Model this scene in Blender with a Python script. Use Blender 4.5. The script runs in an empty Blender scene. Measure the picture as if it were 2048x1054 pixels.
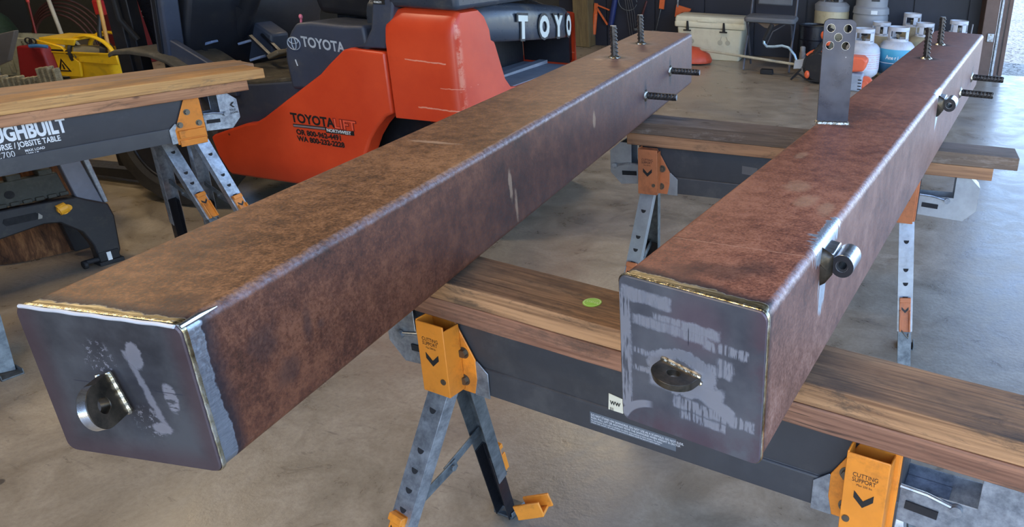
import bpy, bmesh, math, random
from mathutils import Vector, Matrix
random.seed(7)
scn = bpy.context.scene
COL = scn.collection
R = math.radians

# ------------------------------------------------------------------ camera
cam_d = bpy.data.cameras.new('camera'); cam = bpy.data.objects.new('camera', cam_d); COL.objects.link(cam)
yaw, pitch, roll = -0.3533, 0.4046, 0.0436
CY, SY, CP, SP = math.cos(yaw), math.sin(yaw), math.cos(pitch), math.sin(pitch)
fw = Vector((SY*CP, CY*CP, -SP)); rt = Vector((CY, -SY, 0)); up = rt.cross(fw)
r_ = rt*math.cos(roll)+up*math.sin(roll); u_ = -rt*math.sin(roll)+up*math.cos(roll)
M = Matrix((r_, u_, -fw)).transposed().to_4x4(); M.translation = Vector((0.4374, -0.7533, 1.4324))
cam.matrix_world = M
cam_d.sensor_fit = 'HORIZONTAL'; cam_d.sensor_width = 36.0
cam_d.lens = 1534.9/2048*36
cam_d.shift_x = (1024-1483.4)/2048; cam_d.shift_y = (514.3-527)/2048
cam_d.clip_start = 0.02; cam_d.clip_end = 200
scn.camera = cam

# ------------------------------------------------------------------ sky, sun, lamps
scn.view_settings.view_transform = 'Standard'; scn.view_settings.look = 'None'
scn.view_settings.gamma = 1.0; scn.view_settings.use_curve_mapping = False
scn.view_settings.exposure = -0.05
world = bpy.data.worlds.new('sky'); scn.world = world; world.use_nodes = True
wn = world.node_tree; wn.nodes.clear()
sky = wn.nodes.new('ShaderNodeTexSky'); sky.sky_type = 'NISHITA'; sky.sun_disc = False
sky.sun_elevation = R(48); sky.sun_rotation = R(200); sky.air_density = 1.0; sky.dust_density = 0.4; sky.ozone_density = 1.6
bg = wn.nodes.new('ShaderNodeBackground'); bg.inputs[1].default_value = 0.95
wo = wn.nodes.new('ShaderNodeOutputWorld')
tint = wn.nodes.new('ShaderNodeMix'); tint.data_type = 'RGBA'; tint.blend_type = 'MULTIPLY'; tint.inputs[0].default_value = 1.0; tint.inputs[7].default_value = (0.95, 0.98, 1.10, 1)
wn.links.new(sky.outputs[0], tint.inputs[6]); wn.links.new(tint.outputs[2], bg.inputs[0]); wn.links.new(bg.outputs[0], wo.inputs[0])

def lamp(kind, name, loc, aim, energy, color, **kw):
    d = bpy.data.lights.new(name, kind); d.energy = energy; d.color = color
    for k, v in kw.items(): setattr(d, k, v)
    o = bpy.data.objects.new(name, d); COL.objects.link(o); o.location = loc
    o.rotation_euler = (Vector(aim)-Vector(loc)).to_track_quat('-Z', 'Y').to_euler()
    return o
lamp('SUN', 'sun', (0, 0, 20), (3.2, 2.0, 14.0), 1.9, (1.0, 0.95, 0.86), angle=R(0.6))

for i, (lx, ly) in enumerate(((-3.6, 0.6), (-6.5, 2.6), (-3.2, 5.2), (-0.6, -1.0))):  # the last one is an added lamp that brightens the near beam ends
    lamp('AREA', 'ceiling_lamp_light', (lx, ly, 3.42), (lx, ly, 0), (40, 40, 46, 30)[i], (1.0, 0.80, 0.54), shape='RECTANGLE', size=1.2, size_y=0.3)

# ------------------------------------------------------------------ material helper
def c(r, g, b, a=1.0):
    f = lambda x: (x/255/12.92) if x/255 <= 0.04045 else ((x/255+0.055)/1.055)**2.4
    return (f(r), f(g), f(b), a)

class G:
    def __init__(s, name):
        s.m = bpy.data.materials.new(name); s.m.use_nodes = True; s.nt = s.m.node_tree
        s.b = s.nt.nodes['Principled BSDF']; s._tc = None
    def L(s, a, sock):
        if isinstance(a, bpy.types.NodeSocket): s.nt.links.new(a, sock)
        elif a is not None: sock.default_value = a
    @property
    def co(s):
        if s._tc is None: s._tc = s.nt.nodes.new('ShaderNodeTexCoord').outputs['Object']
        return s._tc
    def xyz(s, v=None):
        n = s.nt.nodes.new('ShaderNodeSeparateXYZ'); s.L(v or s.co, n.inputs[0]); return n.outputs
    def vec(s, scale=(1, 1, 1), v=None, loc=(0, 0, 0), rot=(0, 0, 0)):
        n = s.nt.nodes.new('ShaderNodeMapping'); s.L(v or s.co, n.inputs[0])
        n.inputs['Scale'].default_value = scale; n.inputs['Location'].default_value = loc
        n.inputs['Rotation'].default_value = rot; return n.outputs[0]
    def noise(s, scale, detail=4, rough=0.6, v=None, dist=0.0):
        n = s.nt.nodes.new('ShaderNodeTexNoise'); s.L(v or s.co, n.inputs['Vector'])
        n.inputs['Scale'].default_value = scale; n.inputs['Detail'].default_value = detail
        n.inputs['Roughness'].default_value = rough; n.inputs['Distortion'].default_value = dist
        return n.outputs['Fac']
    def voro(s, scale, v=None, rnd=1.0):
        n = s.nt.nodes.new('ShaderNodeTexVoronoi'); s.L(v or s.co, n.inputs['Vector'])
        n.inputs['Scale'].default_value = scale; n.inputs['Randomness'].default_value = rnd
        return n.outputs['Distance']
    def wave(s, scale, dist=2, v=None, direction='X', detail=2, dscale=1.0):
        n = s.nt.nodes.new('ShaderNodeTexWave'); n.bands_direction = direction; s.L(v or s.co, n.inputs['Vector'])
        n.inputs['Scale'].default_value = scale; n.inputs['Distortion'].default_value = dist
        n.inputs['Detail'].default_value = detail; n.inputs['Detail Scale'].default_value = dscale
        return n.outputs['Fac']
    def ss(s, x, a, b, lo=0.0, hi=1.0):
        n = s.nt.nodes.new('ShaderNodeMapRange'); n.interpolation_type = 'SMOOTHSTEP'
        s.L(x, n.inputs[0])
        if a <= b: n.inputs[1].default_value = a; n.inputs[2].default_value = b; n.inputs[3].default_value = lo; n.inputs[4].default_value = hi
        else: n.inputs[1].default_value = b; n.inputs[2].default_value = a; n.inputs[3].default_value = hi; n.inputs[4].default_value = lo
        return n.outputs[0]
    def ma(s, op, a, b=None, d=None):
        n = s.nt.nodes.new('ShaderNodeMath'); n.operation = op; s.L(a, n.inputs[0]); s.L(b, n.inputs[1])
        if d is not None: s.L(d, n.inputs[2])
        return n.outputs[0]
    def mul(s, *a):
        o = a[0]
        for x in a[1:]: o = s.ma('MULTIPLY', o, x)
        return o
    def add(s, *a):
        o = a[0]
        for x in a[1:]: o = s.ma('ADD', o, x)
        return o
    def mx(s, *a):
        o = a[0]
        for x in a[1:]: o = s.ma('MAXIMUM', o, x)
        return o
    def mix(s, f, a, b):
        n = s.nt.nodes.new('ShaderNodeMix'); n.data_type = 'RGBA'
        s.L(f, n.inputs[0]); s.L(a, n.inputs[6]); s.L(b, n.inputs[7]); return n.outputs[2]
    def ramp(s, f, *st):
        n = s.nt.nodes.new('ShaderNodeValToRGB'); s.L(f, n.inputs[0]); e = n.color_ramp.elements
        while len(e) < len(st): e.new(0.5)
        for k, (p, col) in enumerate(st): e[k].position = p; e[k].color = col
        return n.outputs[0]
    def dist(s, p, sc=(1, 1, 1), v=None):
        m = s.vec(sc, v, loc=(-p[0]*sc[0], -p[1]*sc[1], -p[2]*sc[2]))
        n = s.nt.nodes.new('ShaderNodeVectorMath'); n.operation = 'LENGTH'; s.L(m, n.inputs[0]); return n.outputs['Value']
    def box(s, ax, a0, a1, ay, b0, b1, soft=0.003, wob=None):
        if wob is not None: ax = s.add(ax, wob); ay = s.add(ay, wob)
        return s.mul(s.ss(ax, a0-soft, a0+soft), s.ss(ax, a1+soft, a1-soft), s.ss(ay, b0-soft, b0+soft), s.ss(ay, b1+soft, b1-soft))
    def out(s, col, rough=0.5, metal=0.0, bump=None, bs=0.2, bd=0.002, spec=None, **kw):
        s.L(col, s.b.inputs['Base Color']); s.L(rough, s.b.inputs['Roughness']); s.L(metal, s.b.inputs['Metallic'])
        if spec is not None: s.b.inputs['Specular IOR Level'].default_value = spec
        for k, v in kw.items(): s.b.inputs[k.replace('_', ' ')].default_value = v
        if bump is not None:
            n = s.nt.nodes.new('ShaderNodeBump'); n.inputs['Strength'].default_value = bs; n.inputs['Distance'].default_value = bd
            s.L(bump, n.inputs['Height']); s.nt.links.new(n.outputs[0], s.b.inputs['Normal'])
        return s.m

def paint(name, col, rough=0.45, metal=0.0, var=0.12, scale=6, dirt=None, dirt_amt=0.35, bs=0.08):
    g = G(name); n = g.noise(scale, 5, 0.65); n2 = g.noise(scale*9, 3, 0.6)
    dark = tuple(x*(1-var*2) for x in col[:3])+(1,); lite = tuple(min(1, x*(1+var)) for x in col[:3])+(1,)
    k = g.ramp(n, (0.3, dark), (0.7, lite))
    if dirt: k = g.mix(g.mul(g.ss(g.noise(scale*1.7, 6, 0.7), 0.5, 0.72), dirt_amt), k, dirt)
    return g.out(k, g.ss(n2, 0.2, 0.8, max(0.05, rough-0.08), rough+0.1), metal, n2, bs, 0.001)

# ------------------------------------------------------------------ mesh helper
class MB:
    def __init__(s): s.bm = bmesh.new(); s.mi = 0
    def _f(s, vs):
        try: f = s.bm.faces.new(vs); f.material_index = s.mi; return f
        except ValueError: return None
    def hexa(s, pts):
        v = [s.bm.verts.new(p) for p in pts]
        for q in ((3, 2, 1, 0), (4, 5, 6, 7), (0, 1, 5, 4), (1, 2, 6, 5), (2, 3, 7, 6), (3, 0, 4, 7)): s._f([v[i] for i in q])
        return s
    def box(s, x0, x1, y0, y1, z0, z1):
        return s.hexa([(x0, y0, z0), (x1, y0, z0), (x1, y1, z0), (x0, y1, z0), (x0, y0, z1), (x1, y0, z1), (x1, y1, z1), (x0, y1, z1)])
    def obox(s, cen, X, Y, Z, hx, hy, hz):
        cen, X, Y, Z = Vector(cen), Vector(X), Vector(Y), Vector(Z)
        return s.hexa([cen+X*hx*a+Y*hy*b+Z*hz*k for k in (-1, 1) for a, b in ((-1, -1), (1, -1), (1, 1), (-1, 1))])
    def bar(s, p, q, w, h, up=(0, 0, 1)):
        p, q = Vector(p), Vector(q); d = (q-p).normalized(); a = d.cross(Vector(up)).normalized(); b = a.cross(d)
        return s.obox((p+q)/2, a, d, b, w/2, (q-p).length/2, h/2)
    def prism(s, poly, o, A, B, N, t, t0=0.0):
        o, A, B, N = Vector(o), Vector(A), Vector(B), Vector(N)
        if A.cross(B).dot(N) < 0: poly = list(reversed(poly))
        lo = [s.bm.verts.new(o+A*a+B*b+N*t0) for a, b in poly]; hi = [s.bm.verts.new(o+A*a+B*b+N*(t0+t)) for a, b in poly]
        s._f(list(reversed(lo))); s._f(hi); n = len(poly)
        for i in range(n): s._f([lo[i], lo[(i+1) % n], hi[(i+1) % n], hi[i]])
        return s
    def loft(s, rings, cap=True, closed=True):
        R_ = [[s.bm.verts.new(p) for p in r] for r in rings]; n = len(R_[0])
        for a, b in zip(R_, R_[1:]):
            for i in range(n if closed else n-1):
                j = (i+1) % n; s._f([a[i], a[j], b[j], b[i]])
        if cap and closed: s._f(list(reversed(R_[0]))); s._f(R_[-1])
        return s
    def tube(s, path, r, n=12, cap=True, flat=1.0):
        path = [Vector(p) for p in path]; rings = []; ref = None
        for i, p in enumerate(path):
            d = (path[min(i+1, len(path)-1)]-path[max(i-1, 0)]).normalized()
            if ref is None:
                ref = Vector((0, 0, 1)) if abs(d.z) < 0.9 else Vector((1, 0, 0))
            a = d.cross(ref).normalized(); b = a.cross(d).normalized(); ref = b
            rr = r[i] if isinstance(r, (list, tuple)) else r
            rings.append([p+(a*math.cos(2*math.pi*k/n)+b*math.sin(2*math.pi*k/n)*flat)*rr for k in range(n)])
        return s.loft(rings, cap)
    def cyl(s, p, q, r, n=20, r2=None): return s.tube([p, q], [r, r if r2 is None else r2], n)
    def pipe(s, p, q, ro, ri, n=32):
        p, q = Vector(p), Vector(q); d = (q-p).normalized(); ref = Vector((0, 0, 1)) if abs(d.z) < 0.9 else Vector((1, 0, 0))
        a = d.cross(ref).normalized(); b = a.cross(d)
        rg = lambda c0, r: [c0+(a*math.cos(2*math.pi*k/n)+b*math.sin(2*math.pi*k/n))*r for k in range(n)]
        return s.loft([rg(p, ri), rg(p, ro), rg(q, ro), rg(q, ri), rg(p, ri)], cap=False)
    def lathe(s, prof, cen=(0, 0, 0), n=32, flat=1.0):
        cx, cy, cz = cen
        rings = [[(cx+r*math.cos(2*math.pi*k/n), cy+r*flat*math.sin(2*math.pi*k/n), cz+z) for k in range(n)] for r, z in prof]
        return s.loft(rings, True)
    def ball(s, cen, rx, ry=None, rz=None, n=16):
        ry = ry or rx; rz = rz or rx; cx, cy, cz = cen; k = n//2
        return s.loft([[(cx+rx*math.sin(math.pi*(i+0.02)/(k+0.04))*math.cos(2*math.pi*j/n), cy+ry*math.sin(math.pi*(i+0.02)/(k+0.04))*math.sin(2*math.pi*j/n), cz-rz*math.cos(math.pi*(i+0.02)/(k+0.04))) for j in range(n)] for i in range(k+1)])
    def build(s, name, mat, parent=None, bevel=0, seg=2, smooth=True, ang=35, **props):
        me = bpy.data.meshes.new(name); bmesh.ops.recalc_face_normals(s.bm, faces=s.bm.faces[:]); s.bm.to_mesh(me); s.bm.free()
        for m in (mat if isinstance(mat, (list, tuple)) else [mat]): me.materials.append(m)
        o = bpy.data.objects.new(name, me); COL.objects.link(o)
        if parent: o.parent = parent
        if bevel:
            b = o.modifiers.new('bevel', 'BEVEL'); b.width = bevel; b.segments = seg; b.limit_method = 'ANGLE'; b.angle_limit = R(ang)
            b.harden_normals = False
        if smooth:
            for p in me.polygons: p.use_smooth = True
            try: me.set_sharp_from_angle(angle=R(ang))
            except Exception: pass
        for k, v in props.items(): o[k] = v
        return o

def empty(name, loc, rz=0.0, ry=0.0, rx=0.0):
    o = bpy.data.objects.new(name, None); COL.objects.link(o); o.location = loc; o.rotation_euler = (rx, ry, rz)
    o.empty_display_size = 0.1; return o
def tag(o, label=None, cat=None, group=None, kind=None):
    if label: o['label'] = label
    if cat: o['category'] = cat
    if group: o['group'] = group
    if kind: o['kind'] = kind
    return o
def dup(root, loc=None, rz=None):
    m = root.copy(); COL.objects.link(m)
    def rec(a, b):
        for ch in list(a.children):
            k = ch.copy(); COL.objects.link(k); k.parent = b; rec(ch, k)
    rec(root, m)
    if loc is not None: m.location = loc
    if rz is not None: m.rotation_euler[2] = rz
    return m

FONT_CACHE = {}
def text_pts(body, size, bold=0.0, sx=1.0, space=1.0, align='LEFT'):
    cu = bpy.data.curves.new('lettering', 'FONT'); cu.body = body; cu.size = size; cu.offset = bold
    cu.space_character = space; cu.align_x = align; cu.resolution_u = 3; cu.extrude = 0.0
    o = bpy.data.objects.new('tmp', cu); COL.objects.link(o)
    dg = bpy.context.evaluated_depsgraph_get(); me = bpy.data.meshes.new_from_object(o.evaluated_get(dg))
    bpy.data.objects.remove(o); bpy.data.curves.remove(cu)
    for v in me.vertices: v.co.x *= sx
    return me
def lettering(lines, o, X, Y, mat, parent, lift=0.0006, name='lettering', slant=0.0):
    """lines: (body, size, x, y, bold, sx); laid on the plane at o with reading direction X and up Y"""
    o, X, Y = Vector(o), Vector(X).normalized(), Vector(Y).normalized(); N = X.cross(Y)
    bm = bmesh.new()
    for body, size, x, y, bold, sx in lines:
        me = text_pts(body, size, bold, sx); b2 = bmesh.new(); b2.from_mesh(me); base = {}
        for v in b2.verts: base[v.index] = bm.verts.new(o+X*(x+v.co.x+slant*v.co.y)+Y*(y+v.co.y)+N*lift)
        for f in b2.faces:
            try: bm.faces.new([base[v.index] for v in f.verts])
            except ValueError: pass
        b2.free(); bpy.data.meshes.remove(me)
    me = bpy.data.meshes.new(name); bm.to_mesh(me); bm.free(); me.materials.append(mat)
    ob = bpy.data.objects.new(name, me); COL.objects.link(ob); ob.parent = parent
    return ob

def rrect(x0, x1, z0, z1, r, n=5):
    p = []
    for cx, cz, a0 in ((x1-r, z0+r, -90), (x1-r, z1-r, 0), (x0+r, z1-r, 90), (x0+r, z0+r, 180)):
        for k in range(n+1):
            a = R(a0+90*k/n); p.append((cx+r*math.cos(a), cz+r*math.sin(a)))
    return p
X_, Y_, Z_ = Vector((1, 0, 0)), Vector((0, 1, 0)), Vector((0, 0, 1))

# ------------------------------------------------------------------ common materials
M_galv = (lambda g: g.out(g.ramp(g.add(g.mul(g.noise(45, 4, 0.7), 0.7), g.mul(g.noise(7, 3), 0.3)), (0.35, c(120, 126, 132)), (0.62, c(178, 184, 190))), g.ss(g.noise(30), 0.3, 0.7, 0.32, 0.52), 0.75, g.noise(60), 0.05, 0.001))(G('galvanised steel'))
M_galv_d = (lambda g: g.out(g.ramp(g.noise(30, 5, 0.7), (0.35, c(78, 84, 88)), (0.65, c(120, 126, 128))), 0.5, 0.55, g.noise(60), 0.05, 0.001))(G('dull galvanised steel'))
M_orange = paint('orange powder coat', c(222, 134, 40), 0.45, 0.0, 0.08, 9, c(120, 70, 30), 0.5)
M_orange_w = paint('worn orange powder coat', c(190, 112, 66), 0.5, 0.0, 0.1, 12, c(120, 72, 48), 0.5)
M_char = paint('charcoal powder coat', c(58, 58, 60), 0.45, 0.0, 0.1, 4, c(94, 92, 88), 0.35)
M_hole = paint('dark hole', c(28, 28, 30), 0.8)
M_black = paint('black print', c(28, 26, 24), 0.55)
M_white = paint('white print', c(222, 224, 222), 0.5, 0, 0.04)
M_bolt = paint('bolt steel', c(120, 112, 98), 0.35, 0.85)
M_rubber = paint('black rubber', c(26, 26, 28), 0.7, 0, 0.1, 20)
M_bplast = paint('black plastic', c(34, 35, 38), 0.45, 0, 0.1, 8, c(90, 84, 70), 0.25)
M_blackmetal = paint('black steel legs', c(30, 31, 36), 0.4, 0.2)

def m_wood(name, light, dark, grime, g_amt=0.5, grain=1.0, seed=0):
    g = G(name); v = g.vec((1.2, 14, 22), loc=(seed, seed*0.7, 0)); v2 = g.vec((1.5, 90*grain, 90*grain), loc=(seed, 0, 0))
    w = g.noise(1.6, 6, 0.65, v, 0.8); w2 = g.noise(2, 4, 0.6, v2)
    k = g.ramp(g.add(g.mul(w, 0.5), g.mul(w2, 0.5)), (0.38, dark), (0.58, light))
    crk = g.mul(g.ss(g.noise(3, 3, 0.6, g.vec((1.0, 55, 55), loc=(seed*1.3, 2, 0))), 0.66, 0.70), g.ss(g.noise(2, 3), 0.45, 0.55)); k = g.mix(g.mul(crk, 0.7), k, c(46, 32, 22))
    top = g.xyz(); up = g.nt.nodes.new('ShaderNodeNewGeometry').outputs['Normal']
    nz = g.xyz(up)[2]
    stain = g.mul(g.ss(nz, 0.5, 0.8), g.ss(g.noise(2.6, 7, 0.7, g.vec((1, 3, 3), loc=(seed*2, 0, 0))), 0.62-g_amt*0.35, 0.7))
    k = g.mix(g.mul(stain, 0.85), k, grime)
    smear = g.mul(g.ss(g.noise(6, 7, 0.8, g.vec((1, 3.5, 3.5), loc=(0, seed, 3)), 0.4), 0.52, 0.68), 0.7)
    k = g.mix(smear, k, grime)
    kn = g.ss(g.voro(3.2, g.vec((1, 2.2, 2.2), loc=(seed*3, 0, 0))), 0.07, 0.03)
    k = g.mix(g.mul(kn, 0.8), k, c(60, 36, 20))
    return g.out(k, g.ss(w2, 0.3, 0.7, 0.6, 0.85), 0, g.add(w2, g.mul(w, 0.6)), 0.35, 0.002)

# ================================================================== the setting
def m_floor():
    g = G('shop concrete')
    a = g.noise(0.55, 6, 0.6); b = g.noise(5, 6, 0.72, dist=0.6); f = g.noise(70, 4, 0.7); x, y, z = g.xyz()
    k = g.ramp(g.add(g.mul(a, 0.45), g.mul(b, 0.55)), (0.32, c(112, 98, 78)), (0.5, c(154, 140, 118)), (0.68, c(184, 170, 148)))
    k = g.mix(g.mul(g.ss(f, 0.35, 0.75), 0.35), k, c(112, 100, 86))
    st = g.noise(2.2, 7, 0.75, g.vec((1, 2.2, 1), rot=(0, 0, 0.5)), 1.2)
    k = g.mix(g.mul(g.ss(st, 0.56, 0.7), 0.5), k, c(92, 82, 72))
    k = g.mix(g.mul(g.ss(g.noise(9, 6, 0.8, g.vec((1, 4, 1), rot=(0, 0, 0.9)), 0.4), 0.6, 0.68), 0.45), k, c(70, 62, 56))
    spots = g.mul(g.ss(g.voro(3.1), 0.055, 0.04), g.ss(g.noise(1.3, 2), 0.5, 0.55))
    k = g.mix(g.mul(spots, 0.8), k, c(58, 54, 50))
    scr = g.mul(g.ss(g.noise(1.0, 3, 0.6, g.vec((3, 46, 1), rot=(0, 0, 0.75))), 0.66, 0.72), g.ss(g.noise(2.5, 3), 0.5, 0.6))
    k = g.mix(g.mul(scr, 0.45), k, c(92, 84, 76))
    blot = g.ss(g.noise(0.9, 3, 0.5, g.vec((1, 1, 1), loc=(3, 1, 0))), 0.55, 0.68); k = g.mix(g.mul(blot, 0.35), k, c(104, 100, 100))
    scuff = g.mul(g.ss(g.noise(34, 5, 0.8, g.vec((1, 2.6, 1), rot=(0, 0, 0.2)), 0.5), 0.60, 0.66), g.ss(g.noise(2.4, 3, 0.6), 0.42, 0.6)); k = g.mix(g.mul(scuff, 0.5), k, c(66, 60, 56))
    h = g.add(g.mul(b, 1.0), g.mul(f, 0.5), g.mul(g.noise(25, 4, 0.7), 0.8))
    return g.out(k, g.ss(b, 0.3, 0.7, 0.26, 0.42), 0, h, 0.25, 0.004, spec=0.75)
floor = MB().prism([(-12, -4), (6.5, -4), (6.5, 9.75), (3.0, 9.35), (-0.15, 8.66), (-0.22, 9.0), (-12, 6.45)], (0, 0, 0), X_, Y_, Z_, 0.2, -0.2).build('floor', m_floor(), smooth=False, kind='structure')

def m_gravel():
    g = G('sunlit gravel'); v = g.voro(16); n = g.noise(2, 4)
    k = g.ramp(g.noise(24, 3, 0.8), (0.40, c(70, 64, 54)), (0.47, c(170, 160, 140)), (0.66, c(214, 206, 190)))
    k = g.mix(g.mul(g.ss(n, 0.5, 0.7), 0.35), k, c(150, 150, 96))
    return g.out(k, 0.95, 0, v, 0.6, 0.02)
gv = MB().prism([(-20, 4.2), (-12, 6.45), (-0.22, 9.0), (-0.15, 8.66), (3.0, 9.35), (6.5, 9.75), (6.5, -4), (30, -4), (30, 45), (-20, 45)], (0, 0, -0.02), X_, Y_, Z_, 0.2, -0.2).build('gravel', m_gravel(), smooth=False)
tag(gv, 'sunlit pale gravel yard outside the open shop door', 'gravel', kind='stuff')

# wall frame: runs along (0.9786, 0.2055) through WJ
WD = Vector((0.9786, 0.2055, 0)); WN = Vector((-0.2055, 0.9786, 0)); WJ = Vector((-0.15, 8.58, 0))
def wp(s, t, z): return WJ+WD*s+WN*t+Z_*z
g = G('navy painted boards'); x, y, z = g.xyz()
M_wall = g.out(g.mix(g.ss(g.noise(1.5, 4), 0.4, 0.7), c(22, 26, 40), c(34, 38, 54)), 0.55, 0, g.noise(20), 0.1, 0.003)
w = MB(); sx = -5.2
while sx < -0.02:
    e = min(sx+0.62, -0.0); w.prism([(sx+0.006, 0), (e-0.006, 0), (e-0.006, 3.6), (sx+0.006, 3.6)], wp(0, 0.30, 0), WD, Z_, WN, 0.03); sx = e
w.prism([(-5.2, 0), (0, 0), (0, 3.6), (-5.2, 3.6)], wp(0, 0.30, 0), WD, Z_, WN, 0.12, 0.02)
w.build('wall_back', M_wall, bevel=0.003, kind='structure')
g = G('dim grey brown boards'); M_wall2 = g.out(g.mix(g.noise(1.2, 4), c(44, 40, 34), c(62, 58, 50)), 0.8)
MB().prism([(-10.6, 0), (-5.2, 0), (-5.2, 3.6), (-10.6, 3.6)], wp(0, 0.32, 0), WD, Z_, WN, 0.12).build('wall_left', M_wall2, kind='structure')
MB().prism([(-4, 0), (6.1, 0), (6.1, 3.6), (-4, 3.6)], (-10.5, 0, 0), Y_, Z_, -X_, 0.12).build('wall_side', M_wall2, kind='structure')
MB().prism([(-10.6, 0), (-0.6, 0), (-0.6, 3.6), (-10.6, 3.6)], (0, -3.2, 0), X_, Z_, -Y_, 0.12).build('wall_light_block', M_wall2, kind='structure')  # unseen partial wall added behind the camera to dim light on the end plates
MB().prism([(-10.7, -3.2), (2.4, -3.2), (2.4, 9.2), (-0.3, 8.75), (-10.7, 6.5)], (0, 0, 3.6), X_, Y_, Z_, 0.15).build('ceiling', paint('dim ceiling', c(88, 84, 78), 0.9), kind='structure')

g = G('lit lamp diffuser'); g.b.inputs['Emission Color'].default_value = (1.0, 0.88, 0.7, 1); g.b.inputs['Emission Strength'].default_value = 6.0; M_diff = g.out(c(240, 236, 226), 0.5)
for i, (lx, ly) in enumerate(((-3.6, 0.6), (-6.5, 2.6), (-3.2, 5.2), (-0.6, -1.0))):  # the last fixture houses the added fill lamp, out of view
    cl = empty('ceiling_lamp', (lx, ly, 3.6)); tag(cl, ('shop lamp on the ceiling above the left sawhorses', 'shop lamp on the ceiling above the mop bucket', 'shop lamp on the ceiling behind the forklift', 'added fill lamp on the ceiling above the near beam ends')[i], 'lamp')
    MB().box(-0.62, 0.62, -0.16, 0.16, -0.10, 0.0).build('housing', M_galv_d, cl, bevel=0.004)
    MB().box(-0.6, 0.6, -0.14, 0.14, -0.112, -0.101).build('diffuser', M_diff, cl, bevel=0.002)

# wooden post of the back wall
g = G('rough brown post'); M_post = g.out(g.ramp(g.noise(3, 6, 0.7, g.vec((8, 8, 0.8))), (0.35, c(84, 68, 42)), (0.7, c(124, 104, 66))), 0.85, 0, g.noise(30), 0.3, 0.004)
MB().prism([(-4.93, 0), (-4.73, 0), (-4.73, 3.6), (-4.93, 3.6)], wp(0, 0.06, 0), WD, Z_, WN, 0.235).build('trim_1', M_post, bevel=0.01, kind='structure')
# door jamb
M_jamb = paint('brown door frame', c(104, 82, 72), 0.55, 0.1, 0.1, 5)
MB().prism([(-0.10, 0), (0.05, 0), (0.05, 3.6), (-0.10, 3.6)], wp(0, -0.06, 0), WD, Z_, WN, 0.48).build('trim_2', M_jamb, bevel=0.006, kind='structure')
MB().prism([(0.09, 0), (0.135, 0), (0.135, 3.6), (0.09, 3.6)], wp(0, -0.03, 0), WD, Z_, WN, 0.06).build('trim_3', M_jamb, bevel=0.004, kind='structure')
MB().prism([(0.155, 0), (0.20, 0), (0.20, 3.6), (0.155, 3.6)], wp(0, 0.0, 0), WD, Z_, WN, 0.14).build('trim_4', M_jamb, bevel=0.004, kind='structure')
MB().cyl(wp(0.075, -0.05, 0.0), wp(0.075, -0.05, 3.6), 0.02).build('trim_5', M_galv, kind='structure')
pl = MB().obox(wp(0.0, -0.075, 0.42), WD, WN, Z_, 0.035, 0.006, 0.045)
lp = pl.build('latch_plate', M_galv, bevel=0.003)
tag(lp, 'small steel strike plate screwed to the brown door frame', 'plate')
for dz in (-0.03, 0.03): MB().cyl(wp(0.0, -0.078, 0.42+dz), wp(0.0, -0.086, 0.42+dz), 0.008).build('screw', M_bolt, lp)

# ================================================================== timbers
ANG_F = math.atan(-0.05); ANG_R = math.atan(0.163)
W1 = m_wood('fir brown top', c(178, 134, 92), c(112, 78, 50), c(58, 50, 40), 0.95, 1, 1)
W2 = m_wood('fir reddish', c(152, 108, 82), c(98, 64, 46), c(78, 62, 50), 0.4, 0.8, 2)
W3 = m_wood('grey weathered fir', c(118, 98, 80), c(76, 60, 46), c(146, 130, 116), 0.8, 1, 3)
W4 = m_wood('orange fir', c(170, 124, 86), c(126, 86, 56), c(96, 74, 56), 0.3, 0.8, 4)
W5 = m_wood('yellow fir', c(206, 156, 94), c(164, 112, 58), c(116, 96, 74), 0.9, 1, 5)
W6 = m_wood('pinkish fir', c(186, 134, 94), c(134, 88, 54), c(94, 72, 52), 0.3, 0.8, 6)
def plank(name, loc, rz, ry, x0, x1, w, mat, label, group=None, h=0.039, nick=True):
    m = MB(); n = 24; rings = []
    for i in range(n+1):
        x = x0+(x1-x0)*i/n; j = lambda a: (random.random()-0.5)*a
        rings.append([(x, -w/2+j(.0015), 0), (x, w/2+j(.0015), 0), (x, w/2+j(.0015), h+j(.0006)), (x, -w/2+j(.0015), h+j(.0006))])
    m.loft(rings)
    o = m.build(name, mat, bevel=0.0022, ang=50); o.location = loc; o.rotation_euler = (0, ry, rz)
    return tag(o, label, 'plank', group)
fx, fy = -0.11, 0.2690
def along(cx, cy, a, s, t=0): return (cx+s*math.cos(a)-t*math.sin(a), cy+s*math.sin(a)+t*math.cos(a))
FZ = 0.7445+0.0009
plank('timber_plank', (fx, fy, FZ+0.0392), ANG_F, 0.009, -0.43, 1.25, 0.122, W1, 'brown stained upper timber plank across the nearest sawhorse, under both steel beams')
plank('timber_plank', (fx, fy, FZ), ANG_F, 0.009, -0.462, 1.30, 0.126, W2, 'reddish lower timber plank bolted flat on the nearest sawhorse, directly below the stained plank')
rx, ry_ = -0.305, 1.5480
RZ = 0.7645
plank('timber_plank', (rx, ry_, RZ+0.0392), ANG_R, 0.005, -0.59, 0.735, 0.122, W3, 'grey weathered upper timber plank across the far sawhorse, longer than the one below')
plank('timber_plank', (rx, ry_, RZ), ANG_R, 0.005, -0.49, 0.667, 0.118, W4, 'orange-brown lower timber plank on the far sawhorse, shorter than the grey plank above it')
ANG_L = math.atan2(0.994, 0.112); LS = Vector((math.cos(ANG_L), math.sin(ANG_L), 0)); LN = Vector((math.sin(ANG_L), -math.cos(ANG_L), 0))
LA = Vector((-2.559, 1.55, 0))
def lp_(s, off): v = LA-LS*s+LN*off; return (v.x, v.y)
cx, cy = lp_(0.72, -0.066)
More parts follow.
